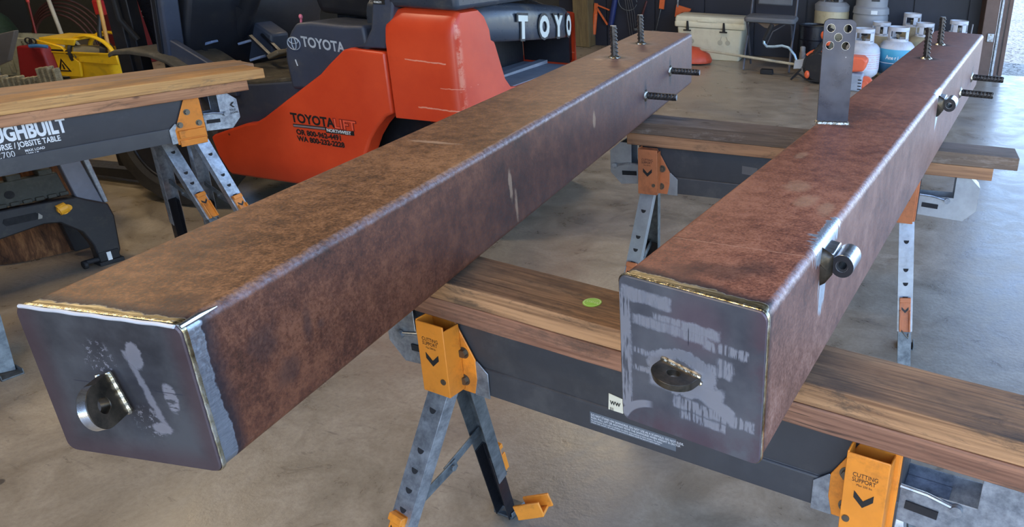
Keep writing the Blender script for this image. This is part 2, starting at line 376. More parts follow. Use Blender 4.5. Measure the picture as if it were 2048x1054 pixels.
plank('timber_plank', (cx, cy, 0.781), ANG_L, 0, -1.05, 0.72, 0.132, W5, 'yellow edged upper timber plank at the front of the left sawhorses', 'planks on the left sawhorses')
plank('timber_plank', (cx, cy, 0.7415), ANG_L, 0, -1.1, 0.644, 0.13, W6, 'pinkish brown lower timber plank under the yellow edged plank on the left sawhorses', 'planks on the left sawhorses')
cx2, cy2 = lp_(0.72, -0.206)
plank('timber_plank', (cx2, cy2, 0.781), ANG_L, 0, -1.05, 0.765, 0.138, m_wood('tan fir', c(176, 138, 100), c(130, 96, 66), c(120, 106, 92), 0.9, 1, 8), 'tan upper timber plank at the back of the left sawhorses, nearer the forklift', 'planks on the left sawhorses')
plank('timber_plank', (cx2, cy2, 0.7415), ANG_L, 0, -1.1, 0.60, 0.138, W6, 'lower timber plank hidden mostly behind the pinkish plank on the left sawhorses', 'planks on the left sawhorses')
stk = MB().lathe([(0.0, 0), (0.0165, 0), (0.0165, 0.0006), (0.0, 0.0006)], n=32).build('round_sticker', paint('lime sticker', c(140, 200, 50), 0.4), None, smooth=False)
stk.location = (-0.215, 0.275, FZ+0.0392+0.0400); stk.rotation_euler = (0, 0.009, ANG_F)
tag(stk, 'small round lime green sticker on the stained timber plank between the beams', 'sticker')
lettering([('OSHA', 0.009, -0.011, -0.003, 0, 1)], (0, 0, 0.0006), X_, Y_, paint('pale green print', c(206, 232, 150), 0.5), stk)
d_ = []
for k in range(40): d_.append((0.0145*math.cos(k*math.pi/20), 0.0145*math.sin(k*math.pi/20)))
ring = MB(); V = [[(r*math.cos(k*math.pi/20), r*math.sin(k*math.pi/20), 0.0009) for k in range(40)] for r in (0.0135, 0.0148)]
ring.loft(V, cap=False).build('printed_ring', bpy.data.materials['pale green print'], stk, smooth=False)

# ================================================================== folding steel sawhorses
def chevron(m, o, X, Y, N, s, t=0.0008):
    for sg in (-1, 1):
        m.prism([(0, -0.55*s), (0, -0.15*s), (sg*0.5*s, 0.35*s), (sg*0.5*s, -0.05*s)], o, X, Y, N, t)
    return m
def sawhorse(loc, rz, ry, h, label, boxes=True, ext=(0, 0), lf=0.6, lff=0.6, lx=0.428, spl=0.15, lxl=None, plate_w=False, group=None, orange=None, galv=None):
    """h: height of the steel rail's top"""
    ho = orange or M_orange; G1 = galv or M_galv
    t = empty('sawhorse', loc, rz, ry); tag(t, label, 'sawhorse', group)
    zt = h; zb = h-0.158; zc = h-0.102
    # pressed steel rail with the crease
    prof = [(-0.0372, zc-0.004), (-0.0365, zc), (-0.0335, zc+0.0012), (-0.0345, zc+0.006), (-0.0345, zt), (0.0345, zt), (0.0345, zc+0.006), (0.0335, zc+0.0012), (0.0365, zc), (0.0372, zc-0.004), (0.0372, zb), (-0.0372, zb)]
    MB().prism(prof, (-0.46, 0, 0), Y_, Z_, X_, 0.92).build('rail', M_char, t, bevel=0.0005, ang=60)
    for sx in (-1, 1):
        if lxl is not None: lx, spl = (lxl, 0.17) if sx < 0 else (0.428, 0.15)
        # end plates, both faces
        if boxes:
            poly = [(0.36, zb-0.004), (0.455, zb-0.004), (0.455, zt-0.008), (0.395, zt-0.008), (0.352, zt-0.085), (0.352, zb+0.03)]
        else:
            poly = [(0.345, zb-0.012), (0.455, zb-0.012), (0.455, zt), (0.40, zt), (0.345, zb+0.045)]
        br = MB()
        for ys in (-1, 1):
            br.prism([(a*sx, b) for a, b in poly], (0, 0.0385*ys, 0), X_, Z_, Y_*ys, 0.003)
        br.prism([(0.455*sx-0.002, zb), (0.455*sx+0.002, zb), (0.455*sx+0.002, zt-0.01), (0.455*sx-0.002, zt-0.01)], (0, -0.04, 0), X_, Z_, Y_, 0.08)
        if not boxes: br.box(min(0.352*sx, 0.45*sx), max(0.352*sx, 0.45*sx), -0.052, -0.041, zb+0.012, zb+0.042); br.box(min(0.352*sx, 0.45*sx), max(0.352*sx, 0.45*sx), -0.047, -0.041, zb-0.02, zb+0.004)
        B = br.build('end_bracket', ho, t, bevel=0.0012)
        spots = [(0.378, zt-0.075), (0.382, zb+0.022)] if boxes else [(0.40, zt-0.05), (0.365, zt-0.095), (0.435, zt-0.098)]
        for a, b in spots:
            for ys in (-1, 1): MB().cyl((a*sx, 0.0415*ys, b), (a*sx, 0.049*ys, b), 0.0085, 6).cyl((a*sx, 0.0415*ys, b), (a*sx, 0.043*ys, b), 0.012, 18).build('bolt', M_bolt, B, smooth=False)
        for ys in (-1, 1):
            a0, a1 = 0.325*sx, 0.36*sx
            MB().prism([(a0, zb-0.006), (a1, zb-0.006), (a1, zb+0.062), (a1-0.01*sx, zb+0.072), (a0, zb+0.05)], (0, 0.0385*ys, 0), X_, Z_, Y_*ys, 0.0022).build('rail_clip', G1, t, bevel=0.0008)
        # galvanised end hook: two cheeks, outer wrap, arm
        e = ext[0] if sx < 0 else ext[1]
        ck = [(0.452, zb+0.02), (0.565+e, zb+0.012), (0.602+e, zb+0.05), (0.602+e, zb+0.125), (0.565+e, zt-0.001), (0.528+e, zt-0.001), (0.528+e, zb+0.085), (0.452, zb+0.083)]
        hk = MB()
        for ys in (-1, 1): hk.prism([(a*sx, b) for a, b in ck], (0, 0.030*ys, 0), X_, Z_, Y_*ys, 0.002)
        hk.prism([((a_+e)*sx, b_) for a_, b_ in ((0.6, zb+0.05), (0.6025, zb+0.05), (0.6025, zb+0.125), (0.566, zt-0.001), (0.563, zt-0.001), (0.6, zb+0.124))], (0, -0.032, 0), X_, Z_, Y_, 0.064)
        hk.prism([(0.452*sx, zb+0.060), (0.53*sx, zb+0.060), (0.53*sx, zb+0.062), (0.452*sx, zb+0.062)], (0, -0.030, 0), X_, Z_, Y_, 0.06)
        H = hk.build('end_hook', G1, t, bevel=0.0008)
        MB().bar((0.47*sx, -0.034, zb+0.055), (0.52*sx, -0.034, zb+0.052), 0.003, 0.014).build('slot', M_hole, H, smooth=False)
        MB().tube([(0.46*sx, -0.036, zb+0.088), (0.50*sx, -0.036, zb+0.086), (0.55*sx, -0.036, zb+0.075)], 0.0035, 8).cyl((0.545*sx, -0.034, zb+0.075), (0.545*sx, -0.042, zb+0.075), 0.009).build('hook_pin', M_galv, H)
        if boxes:
            # folded cutting support channel on the front side
            a0, a1 = (0.383, 0.448) if sx > 0 else (-0.448, -0.383)
            cs = MB(); y0, y1 = -0.082, -0.042
            cs.box(a0, a1, y0, y0+0.003, zb+0.002, zt-0.004); cs.box(a0, a0+0.003, y0+.001, y1, zb+0.002, zt-0.002); cs.box(a1-0.003, a1, y0+.001, y1, zb+0.002, zt-0.014)
            CS = cs.build('cutting_support', ho, t, bevel=0.0012)
            ch = MB(); chevron(ch, ((a0+a1)/2, y0-0.0001, zt-0.078), X_, Z_, -Y_, 0.030); ch.build('chevron_mark', M_black, CS, smooth=False)
            lettering([('CUTTING', 0.0105, -0.0205, 0.010, 0.0, 0.85), ('SUPPORT', 0.0105, -0.0205, 0.001, 0.0, 0.82), ('Max 250 lbs', 0.0055, -0.013, -0.006, 0, 0.9)], ((a0+a1)/2, y0, zt-0.052), X_, Z_, M_black, CS)
            MB().cyl((a1-0.012 if sx < 0 else a0+0.01, y0, zb+0.035), (a1-0.012 if sx < 0 else a0+0.01, y0-0.002, zb+0.035), 0.006).build('rivet', M_bolt, CS)
        # legs
        for ys in (-1, 1):
            T = Vector((lx*sx, 0.022*ys, zb+0.03)); d = Vector((spl*sx, 0.35*ys, -1)).normalized(); L = (zb+0.03)/(-d.z)
            u = (X_-d*X_.dot(d)).normalized(); v = d.cross(u)
            if v.y*ys < 0: v = -v
            Lu = L*(lf if ys < 0 else lff); wv, fl, th = 0.024, 0.030, 0.0022
            csec = [(-wv, 0), (wv, 0), (wv, -fl), (wv-th, -fl), (wv-th, -th), (-wv+th, -th), (-wv+th, -fl), (-wv, -fl)]
            m = MB(); m.prism(csec, T, u, v, d, Lu)
            m.mi = 1
            for q in range(7):
                if q == 1: continue
                a = 0.10+q*0.045; half = [(0.0085*math.cos(math.pi*k/10), 0.011*math.sin(math.pi*k/10)) for k in range(11)]
                for aa in half and [0]:
                    m.prism(half, T+d*a, u, d, v, 0.0007)
            m.mi = 0
            leg = m.build('leg', [G1 if ys < 0 or not boxes else M_galv_d, M_hole], t, bevel=0.0006)
            wl = 0.021; c2 = [(-wl, -.003), (wl, -.003), (wl, -fl-.002), (wl-th, -fl-.002), (wl-th, -.003-th), (-wl+th, -.003-th), (-wl+th, -fl-.002), (-wl, -fl-.002)]
            ll = MB().prism(c2, T+d*(Lu-0.12), u, v, d, L-(Lu-0.12)-0.012).build('lower_leg', M_blackmetal if ys > 0 else M_galv_d, leg, bevel=0.0006)
            F_ = T+d*L
            MB().box(F_.x-0.03, F_.x+0.03, F_.y-0.03, F_.y+0.03, 0.0, 0.005).box(F_.x-0.03, F_.x-0.027, F_.y-0.03, F_.y+0.03, 0.0, 0.02).box(F_.x+0.027, F_.x+0.03, F_.y-0.03, F_.y+0.03, 0.0, 0.02).build('foot', M_galv_d, leg, bevel=0.001)
            la = MB(); lo = T+d*(Lu-0.055)
            la.obox(lo+v*0.004, u, d, v, 0.0175, 0.055, 0.004); la.obox(lo+v*0.008+d*-0.047, u, d, v, 0.0175, 0.008, 0.009); la.obox(lo+v*0.010+d*0.02+u*0.015, u, d, v, 0.0022, 0.034, 0.009); la.obox(lo+v*0.010+d*0.02-u*0.015, u, d, v, 0.0022, 0.034, 0.009)
            LT = la.build('leg_latch', ho, leg, bevel=0.0015)
            k = MB(); chevron(k, lo+v*0.0081-d*0.018, u, -d, v, 0.022); k.build('chevron_mark', M_black, LT, smooth=False)
            MB().tube([lo+v*0.013+d*0.05-u*0.01, lo+v*0.017+d*0.062, lo+v*0.013+d*0.074+u*0.01, lo+v*0.006+d*0.06+u*0.012], 0.0022, 8).build('spring_wire', M_bolt, LT)
        # spreader bar between the two legs of the end
        zs = 0.33; k = (zb+0.03-zs); xs = (lx+spl*k)*sx; yy = 0.022+0.35*k-0.02
        MB().bar((xs, -yy, zs-0.03), (xs, 0.02, zs-0.004), 0.004, 0.024).bar((xs+0.004*sx, -0.01, zs-0.008), (xs+0.004*sx, yy, zs+0.028), 0.004, 0.02).cyl((xs-0.006, 0.005, zs-0.006), (xs+0.01, 0.005, zs-0.006), 0.007).build('spreader_bar', M_galv_d, t, bevel=0.001)
    return t

H1 = sawhorse((fx, fy, 0), ANG_F, 0.009, 0.7445, 'nearest charcoal steel sawhorse with orange end brackets, under the near ends of both beams', ext=(-0.02, 0.045), lf=0.675, lff=0.70, lx=0.445, spl=0.18)
H2 = sawhorse((rx, ry_, 0), ANG_R, 0.005, 0.7635, 'far charcoal steel sawhorse with faded orange brackets, under the far ends of both beams', ext=(-0.04, 0.035), lf=0.58, lff=0.62, lx=0.428, spl=0.11, orange=M_orange_w, galv=paint('scuffed galvanised steel', c(160, 164, 166), 0.42, 0.6, 0.12, 14))
H3 = sawhorse((*lp_(0.72, -0.062), 0), ANG_L, 0, 0.741, 'left charcoal steel sawhorse with white lettering, front one of the pair carrying planks', boxes=False, lff=0.74, lxl=0.31)
H4 = sawhorse((*lp_(0.785, -0.20), 0), ANG_L, 0, 0.741, 'rear sawhorse of the left pair, mostly hidden, its legs seen behind the lettered one', boxes=False, lff=0.74, lxl=0.31)
# printed matter on the lettered rail
lettering([('ROUGHBUILT', 0.070, -0.335, 0.0, 0.0030, 0.60), ('SAWHORSE / JOBSITE TABLE', 0.026, -0.33, -0.027, 0.0006, 0.70), ('C700', 0.030, -0.285, -0.054, -0.0002, 0.8), ('MAX LOAD', 0.012, -0.205, -0.045, 0.0002, 0.9), ('1300 LB', 0.012, -0.205, -0.057, 0.0002, 0.9)],
          (0.088, -0.0345, 0.692), X_, Z_, M_white, H3, name='rail_lettering')
kk = MB(); chevron(kk, (0.582, -0.0322, 0.688), Z_, X_, -Y_, 0.022); kk.build('chevron_mark', M_black, H3, smooth=False)
lettering([('FOLD', 0.012, -0.016, 0, 0.0002, 0.8), ('DOWN', 0.012, -0.016, -0.012, 0.0002, 0.8)], (0.582, -0.032, 0.664), X_, Z_, M_black, H3)
# stickers on the nearest rail: warning label and the torn white tag
lab = MB().box(-0.098, 0.077, -0.0377, -0.0371, 0.601, 0.626).build('warning_label', paint('grey label', c(92, 98, 104), 0.4), H1, smooth=False)
lettering([('DO NOT STAND ON SAWHORSE, DO NOT USE AS A SCAFFOLD. DO NOT SLIDE,', 0.0062, -0.0955, 0.0175, 0.0, 0.83), ('PUSH, PULL, LIFT OR ANYWAY MOVE THE SAWHORSE WHEN WEIGHT IS ON TOP.', 0.0062, -0.0955, 0.0115, 0.0, 0.79),
           ('No permanecer de pie sobre el caballete, no utilizar como andamio ni como escalera. No deslizar,', 0.0046, -0.0955, 0.0068, 0, 0.8), ('empujar, tirar, levantar o de cualquier manera mover el caballete cuando hay peso en la parte superior.', 0.0046, -0.0955, 0.0025, 0, 0.74)], (0, -0.0377, 0.601), X_, Z_, M_white, lab)
tg = MB().prism([(-0.060, 0.628), (-0.030, 0.625), (-0.028, 0.672), (-0.058, 0.676)], (0, -0.0355, 0), X_, Z_, -Y_, 0.0008).build('torn_tag', paint('cream tag', c(206, 200, 176), 0.6), H1, smooth=False)
lettering([('WW', 0.011, -0.055, 0.655, 0.0004, 0.9), ('IIII', 0.010, -0.056, 0.642, 0, 0.8)], (0, -0.0364, 0), X_, Z_, M_black, tg)
tg2 = MB().prism([(-0.11, 0.725), (-0.06, 0.722), (-0.06, 0.695), (-0.11, 0.698)], (0, -0.0350, 0), X_, Z_, -Y_, 0.0006).build('worn_label', paint('worn label', c(96, 92, 90), 0.6), H2, smooth=False)
# flipped-out latch near the floor on the nearest horse
fl = MB(); fo = Vector((-0.462, 0.215, 0.045))
fl.obox(fo, Vector((0.9, 0.3, 0.3)).normalized(), Vector((-0.3, 0.95, 0)).normalized(), Vector((-0.3, -0.1, 0.95)).normalized(), 0.035, 0.02, 0.004).obox(fo+Vector((0.0, 0.02, 0.02)), Vector((0.9, 0.3, 0.3)).normalized(), Vector((-0.3, 0.95, 0)).normalized(), Vector((-0.3, -0.1, 0.95)).normalized(), 0.035, 0.003, 0.02).obox(fo+Vector((0.0, -0.018, 0.02)), Vector((0.9, 0.3, 0.3)).normalized(), Vector((-0.3, 0.95, 0)).normalized(), Vector((-0.3, -0.1, 0.95)).normalized(), 0.035, 0.003, 0.02)
fl.build('flipped_latch', M_orange, H1, bevel=0.0015)

# ================================================================== rusty steel beams
def m_beam(name, W, H, top, side, studs_top, studs_side, near_y, extra=None, seed=0.0, skew=0.0):
    g = G(name); x, y, z = g.xyz(); v = g.vec((1, 1, 1), loc=(seed, seed, seed))
    nz = g.xyz(g.nt.nodes.new('ShaderNodeTexCoord').outputs['Normal'])[2]
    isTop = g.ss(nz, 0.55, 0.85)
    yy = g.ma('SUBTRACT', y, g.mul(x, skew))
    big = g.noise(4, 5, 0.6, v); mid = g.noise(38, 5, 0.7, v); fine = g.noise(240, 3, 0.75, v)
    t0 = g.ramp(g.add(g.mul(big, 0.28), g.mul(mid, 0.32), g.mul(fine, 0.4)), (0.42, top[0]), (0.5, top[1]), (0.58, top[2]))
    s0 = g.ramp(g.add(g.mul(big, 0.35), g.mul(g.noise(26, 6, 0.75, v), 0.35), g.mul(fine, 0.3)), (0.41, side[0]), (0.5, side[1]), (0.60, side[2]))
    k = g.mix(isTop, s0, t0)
    # mill scale turns greyer towards the far part
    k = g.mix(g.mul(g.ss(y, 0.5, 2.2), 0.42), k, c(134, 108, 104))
    # pale scuffs, dark blotches, scratches running with the tube
    sc = g.noise(7, 7, 0.8, g.vec((6, 1.2, 6), loc=(seed*3, 1, 0)), 0.6)
    k = g.mix(g.mul(g.ss(sc, 0.66, 0.72), 0.35), k, c(176, 140, 112))
    k = g.mix(g.mul(g.ss(g.noise(5, 4, 0.6, g.vec((1, 1, 1), loc=(seed*5, 0, 4))), 0.6, 0.75), 0.35), k, c(52, 38, 34))
    line = g.mul(g.ss(g.ma('ABSOLUTE', g.ma('SUBTRACT', x, g.add(W*0.46, g.mul(g.noise(3, 2, v=v), 0.01)))), 0.0022, 0.0006), isTop, g.ss(g.noise(4, 3, 0.7, v), 0.45, 0.6), g.ss(y, 0.9, 1.1))
    k = g.mix(g.mul(line, 0.5), k, c(176, 120, 88))
    # scored line across the top
    if extra and 'scribe' in extra:
        sy = extra['scribe']; ln = g.mul(g.ss(g.ma('ABSOLUTE', g.ma('SUBTRACT', g.ma('SUBTRACT', y, g.mul(x, 0.1)), sy)), 0.0009, 0.0003), isTop)
        k = g.mix(g.mul(ln, 0.6), k, c(206, 160, 128))
    # polished mill-scale corner
    d = g.add(g.ma('ABSOLUTE', g.ma('SUBTRACT', W, x)), g.ma('ABSOLUTE', g.ma('SUBTRACT', H, z)))
    cn = g.add(d, g.mul(g.ma('SUBTRACT', g.noise(60, 4, 0.8, v), 0.5), 0.010))
    corner = g.mul(g.ss(cn, 0.0125, 0.0065), g.ss(y, 0.0, 1.6, extra.get('cn', 0.5), 0.95))
    k = g.mix(g.mul(corner, 0.85), k, g.ramp(g.noise(110, 4, 0.8, v), (0.35, c(104, 88, 88)), (0.65, c(186, 176, 182))))
    bright = g.mul(corner, 0.0)
    rough = g.ss(fine, 0.3, 0.7, 0.42, 0.62)
    # welding heat and grinding at the near end
    wob = g.mul(g.ma('SUBTRACT', g.noise(17, 4, 0.7, v), 0.5), 0.034)
    yn = g.add(yy, wob)
    gw_t, gw_s, dk = near_y
    gw = g.add(g.mul(isTop, gw_t), g.mul(g.ma('SUBTRACT', 1.0, isTop), gw_s))
    rel = g.ma('SUBTRACT', yn, gw)
    heat = g.mul(g.ss(rel, dk, 0.0), 1.0)
    k = g.mix(g.mul(heat, 0.92), k, c(38, 30, 34))
    ground = g.ss(rel, 0.0015, -0.0015)
    k = g.mix(ground, k, g.ramp(g.noise(60, 3, 0.7, g.vec((1, 1, 8))), (0.3, c(146, 152, 160)), (0.7, c(178, 184, 192))))
    k = g.mix(g.mul(ground, isTop), k, g.ramp(g.noise(30, 4, 0.7, g.vec((0.6, 9, 1))), (0.35, c(92, 80, 54)), (0.5, c(150, 136, 100)), (0.68, c(214, 202, 168))))
    met = g.mul(ground, 0.85)
    # heat rings round the studs
    wob = g.mul(g.ma('SUBTRACT', g.noise(22, 4, 0.7, v), 0.5), 0.034)
    for p in studs_top:
        q = g.dist(p, (0.75, 1, 1)); k = g.mix(g.mul(g.ss(g.add(q, wob), 0.062, 0.035), 0.3), k, c(150, 130, 122)); k = g.mix(g.mul(g.ss(q, 0.04, 0.014), 0.85), k, c(40, 34, 34))
    for p in studs_side:
        q = g.dist(p, (1, 1.9, 0.62)); k = g.mix(g.mul(g.ss(g.add(q, wob), 0.036, 0.014), 0.85), k, c(42, 40, 48))
    if extra:
        for p, sc_ in extra.get('dark', []):
            q = g.add(g.dist(p, sc_), g.mul(wob, 1.3)); k = g.mix(g.mul(g.ss(q, 0.034, 0.006), 0.5), k, c(44, 34, 34))
        for p, sc_ in extra.get('grind', []):
            q = g.add(g.dist(p, sc_), g.mul(g.ma('SUBTRACT', g.noise(9, 3, 0.6, g.vec((1, 14, 1.5))), 0.5), 0.05)); gm = g.ss(q, 0.03, 0.024)
            k = g.mix(gm, k, c(198, 206, 214)); met = g.mx(met, g.mul(gm, 0.8))
        for p, sc_ in extra.get('tan', []):
            q = g.add(g.dist(p, sc_), g.mul(wob, 1.1)); k = g.mix(g.mul(g.ss(q, 0.02, 0.008), extra.get('ta', 0.7)), k, c(186, 150, 116))
    rough = g.ma('SUBTRACT', rough, g.mul(met, 0.16)); rough = g.ma('SUBTRACT', rough, g.mul(corner, 0.12))
    met = g.mx(met, g.mul(corner, 0.35))
    return g.out(k, rough, met, g.add(g.mul(fine, 0.6), g.mul(mid, 0.5)), 0.3, 0.0015)

def rebar(base, axis, L, r, parent, n_rib=9, tip=None, name='rebar_stud', mat=None):
    a = Vector(axis).normalized(); b = Vector(base); ref = X_ if abs(a.x) < 0.9 else Y_
    u = a.cross(ref).normalized(); v = a.cross(u); m = MB(); m.cyl(b, b+a*L, r, 18)
    for k in range(n_rib):                                 # slanted deformation ribs
        z0 = L*(k+0.6)/(n_rib+0.3)
        for sg in (0, math.pi):
            pts = []
            for j in range(9):
                th = sg+0.35+(math.pi-0.7)*j/8; pts.append(b+a*(z0+0.004*math.cos(th*1.0)*(1 if sg == 0 else -1))+(u*math.cos(th)+v*math.sin(th))*(r*1.02))
            m.tube(pts, [0.0008]+[0.0025]*7+[0.0008], 6)
    for sg in (0, math.pi): m.tube([b+a*0.004+(u*math.cos(sg)+v*math.sin(sg))*r, b+a*(L-0.002)+(u*math.cos(sg)+v*math.sin(sg))*r], 0.0016, 6)
    o = m.build(name, mat or M_rebar, parent)
    wd = MB(); n = 20; rings = []
    for rr, hh in ((r*1.9, 0.0), (r*1.75, 0.0025), (r*1.25, 0.006), (r*0.9, 0.0075)):
        rings.append([b+a*(hh+0.0008*math.sin(j*2.3))+(u*math.cos(2*math.pi*j/n)+v*math.sin(2*math.pi*j/n))*(rr*(1+0.09*math.sin(j*1.9+rr*900))) for j in range(n)])
    wd.loft(rings).build('weld_ring', M_weld, o)
    MB().cyl(b+a*L, b+a*(L+0.0006), r*0.93, 18).build('cut_face', M_galv, o)
    return o
g = G('rebar steel'); M_rebar = g.out(g.ramp(g.noise(60, 4, 0.7), (0.35, c(46, 44, 44)), (0.7, c(92, 88, 84))), 0.4, 0.6, g.noise(150), 0.2, 0.001)
g = G('weld bead'); M_weld = g.out(g.ramp(g.noise(120, 3, 0.7), (0.35, c(120, 104, 76)), (0.65, c(214, 206, 188))), 0.26, 0.9, g.noise(260, 2), 0.5, 0.001)
g = G('ground bright steel'); M_bright = g.out(g.ramp(g.noise(40, 3, 0.6, g.vec((1, 6, 1))), (0.3, c(176, 180, 184)), (0.7, c(226, 230, 232))), 0.24, 0.95, g.noise(90, 2, 0.5, g.vec((1, 8, 1))), 0.15, 0.0008)
g = G('brassy heat-tinted weld'); M_brass = g.out(g.ramp(g.noise(30, 4, 0.7, g.vec((6, 1, 1))), (0.35, c(118, 104, 76)), (0.5, c(178, 166, 132)), (0.66, c(228, 222, 204))), 0.25, 0.92, g.noise(150, 3), 0.4, 0.001)
g = G('dark lug steel'); M_lug = g.out(g.ramp(g.noise(40, 4, 0.7), (0.35, c(44, 40, 32)), (0.65, c(84, 74, 60))), 0.32, 0.6, g.noise(80), 0.15, 0.001)

def cap_frame(W, H, y0, y1, parent, mat, skew, r=0.011):
    poly = rrect(0.0, W, 0.0, H, r)
    m = MB(); rings = []
    for ins, yy in ((0.0012, y0), (0.0, y0+0.0014), (0.0, y1)):
        pp = rrect(ins, W-ins, ins, H-ins, r)
        rings.append([(a, yy+a*skew, b) for a, b in pp])
    m.loft(rings); return m.build('end_plate', mat, parent, smooth=False)
def bead(W, H, y, parent, mat, skew, r=0.011, rad=0.004, sides=None, name='weld_bead'):
    pp = rrect(-0.0005, W+0.0005, -0.0005, H+0.0005, r, 6); path = [(a, y+a*skew, b) for a, b in pp]
    dense = []
    for i in range(len(path)):
        p, q = Vector(path[i]), Vector(path[(i+1) % len(path)]); n = max(1, int((q-p).length/0.0035))
        for k in range(n): dense.append(p.lerp(q, k/n))
    m = MB(); rings = []; cen = Vector((W/2, y+W/2*skew, H/2)); N = len(dense)
    for i, p in enumerate(dense):
        d = (dense[(i+1) % N]-dense[i-1]).normalized(); a = d.cross(Vector((-skew, 1, 0)).normalized()).normalized(); b = a.cross(d)
        rr = rad*(1+0.06*math.sin(i*1.35)+0.04*math.sin(i*0.37))
        rings.append([p+(a*math.cos(2*math.pi*k/8)*0.42+b*math.sin(2*math.pi*k/8))*rr for k in range(8)])
    rings.append(rings[0]); m.loft(rings, cap=False); return m.build(name, mat, parent)

def lug(parent, root, A, B, N, w, L, t, hole, mat, edge_mat):
    """rounded tab: root centre, A across, B outwards (length), N thickness"""
    A, B, N, root = Vector(A), Vector(B), Vector(N), Vector(root); r = w/2; n = 16
    out = [(-r, 0)]+[(-r*math.cos(math.pi*k/n), (L-r)+r*math.sin(math.pi*k/n)) for k in range(n+1)]+[(r, 0)]
    hc = (0, L-r); m = MB()
    # outline bridged to a round hole
    hr = hole; O = [root+A*a+B*b for a, b in out]; ins = []
    # ring of the hole sampled by the angle of each outline point
    pts = []
    for a, b in out:
        th = math.atan2(b-hc[1], a-hc[0]); pts.append((hc[0]+hr*math.cos(th), hc[1]+hr*math.sin(th)))
    extra = [(-r*0.5, 0), (0, 0), (r*0.5, 0)]
    seq = out+list(reversed(extra)); hp = []
    for a, b in seq:
        th = math.atan2(b-hc[1], a-hc[0]); hp.append((hc[0]+hr*math.cos(th), hc[1]+hr*math.sin(th)))
    P3 = lambda q, s: root+A*q[0]+B*q[1]+N*s
    rings = [[P3(q, -t/2) for q in hp], [P3(q, -t/2) for q in seq], [P3(q, t/2) for q in seq], [P3(q, t/2) for q in hp], [P3(q, -t/2) for q in hp]]
    m.loft(rings, cap=False); o = m.build('lug_tab', mat, parent, bevel=0.0006, ang=40)
    # bright ground rim
    m2 = MB(); rim = [(-r*1.003*math.cos(math.pi*k/24), (L-r)+r*1.003*math.sin(math.pi*k/24)) for k in range(25)]
    m2.loft([[P3(q, -t/2*0.86) for q in rim], [P3(q, t/2*0.86) for q in rim]], closed=False, cap=False).build('ground_rim', edge_mat, o)
    for sg in (-1, 1):
        pth = [root+A*(r*1.05*(k/10-1))*1.0+N*(t/2*sg)+B*0.001 for k in range(21)]
        MB().tube(pth, [0.0026]+[0.0036+0.0003*math.sin(k*1.7) for k in range(19)]+[0.0026], 8).build('weld_bead', M_weld, o)
    return o

# ---------------- right beam
BW, BH = 0.202, 0.213
RB = empty('steel_beam', (0, 0, 0.8235), 0, 0, 0.0140)
tag(RB, 'right rusty square steel tube beam with an upright drilled flat bar and two side hinge barrels', 'steel beam')
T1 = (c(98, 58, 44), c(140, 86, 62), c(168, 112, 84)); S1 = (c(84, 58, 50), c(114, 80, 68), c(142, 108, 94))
st_top = [(0.084, 1.878, BH), (0.080, 2.227, BH)]; st_side = [(BW, 2.321, 0.092), (BW, 1.936, 0.104)]
mr = m_beam('rusted tube right', BW, BH, T1, S1, st_top, st_side, (0.020, 0.006, 0.026),
            dict(cn=0.75, ta=0.4, scribe=0.134, dark=[((0.112, 0.062, BH), (0.55, 1.0, 1)), ((0.06, 0.045, BH), (0.8, 1.2, 1)), ((0.15, 0.09, BH), (1, 1.1, 1)), ((0.05, 0.872, BH), (0.7, 1, 1))],
                 grind=[((BW, 0.225, 0.135), (1, 1.4, 0.7)), ((BW, 0.215, 0.20), (1, 0.62, 1.6)), ((BW-0.006, 0.26, BH), (2.4, 0.5, 1)), ((BW, 1.352, 0.150), (1, 1.4, 0.7)), ((BW-0.004, 1.36, BH), (2.6, 0.6, 1))],
                 tan=[((0.10, 0.42, BH), (0.8, 0.5, 1)), ((0.13, 0.36, BH), (0.9, 0.5, 1)), ((0.17, 0.34, BH), (1.2, 0.5, 1)), ((0.05, 0.6, BH), (1.5, 0.7, 1))]), 0.0, -0.099)
def tube_mesh(W, H, L, r, skew, y0=0.006):
    m = MB(); rings = []; prof = rrect(0, W, 0, H, r, 6); n = 30
    for i in range(n+1):
        f = i/n; rings.append([(a, y0+(L-y0)*f+a*skew*(1-f), b) for a, b in prof])
    m.loft(rings); return m
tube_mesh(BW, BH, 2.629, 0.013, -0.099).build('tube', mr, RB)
# right end plate: pale horizontal grinding marks round the lug
g = G('end plate ground marks'); x, y, z = g.xyz()
n1 = g.noise(14, 5, 0.65); base = g.ramp(g.noise(9, 5, 0.6), (0.35, c(72, 73, 80)), (0.6, c(98, 99, 104)))
edge = g.mx(g.ss(z, 0.05, 0.005), g.ss(x, 0.17, 0.2)); base = g.mix(g.mul(edge, g.ss(n1, 0.35, 0.6), 0.7), base, c(88, 66, 74))
base = g.mix(g.mul(g.ss(g.dist((0.11, 0, 0.17)), 0.06, 0.02), 0.4), base, c(112, 88, 96))
wb = g.mul(g.ma('SUBTRACT', g.noise(70, 3, 0.7), 0.5), 0.010)
comb = g.ss(g.noise(1.0, 3, 0.6, g.vec((260, 1, 18))), 0.42, 0.5)
zt = g.add(z, g.mul(x, 0.03))
def streak(z0, z1, x0, x1, solid=0.0, ms=comb):
    m_ = g.box(x, x0, x1, zt, z0, z1, 0.0025, wb)
    return g.mul(m_, g.mx(ms, solid))
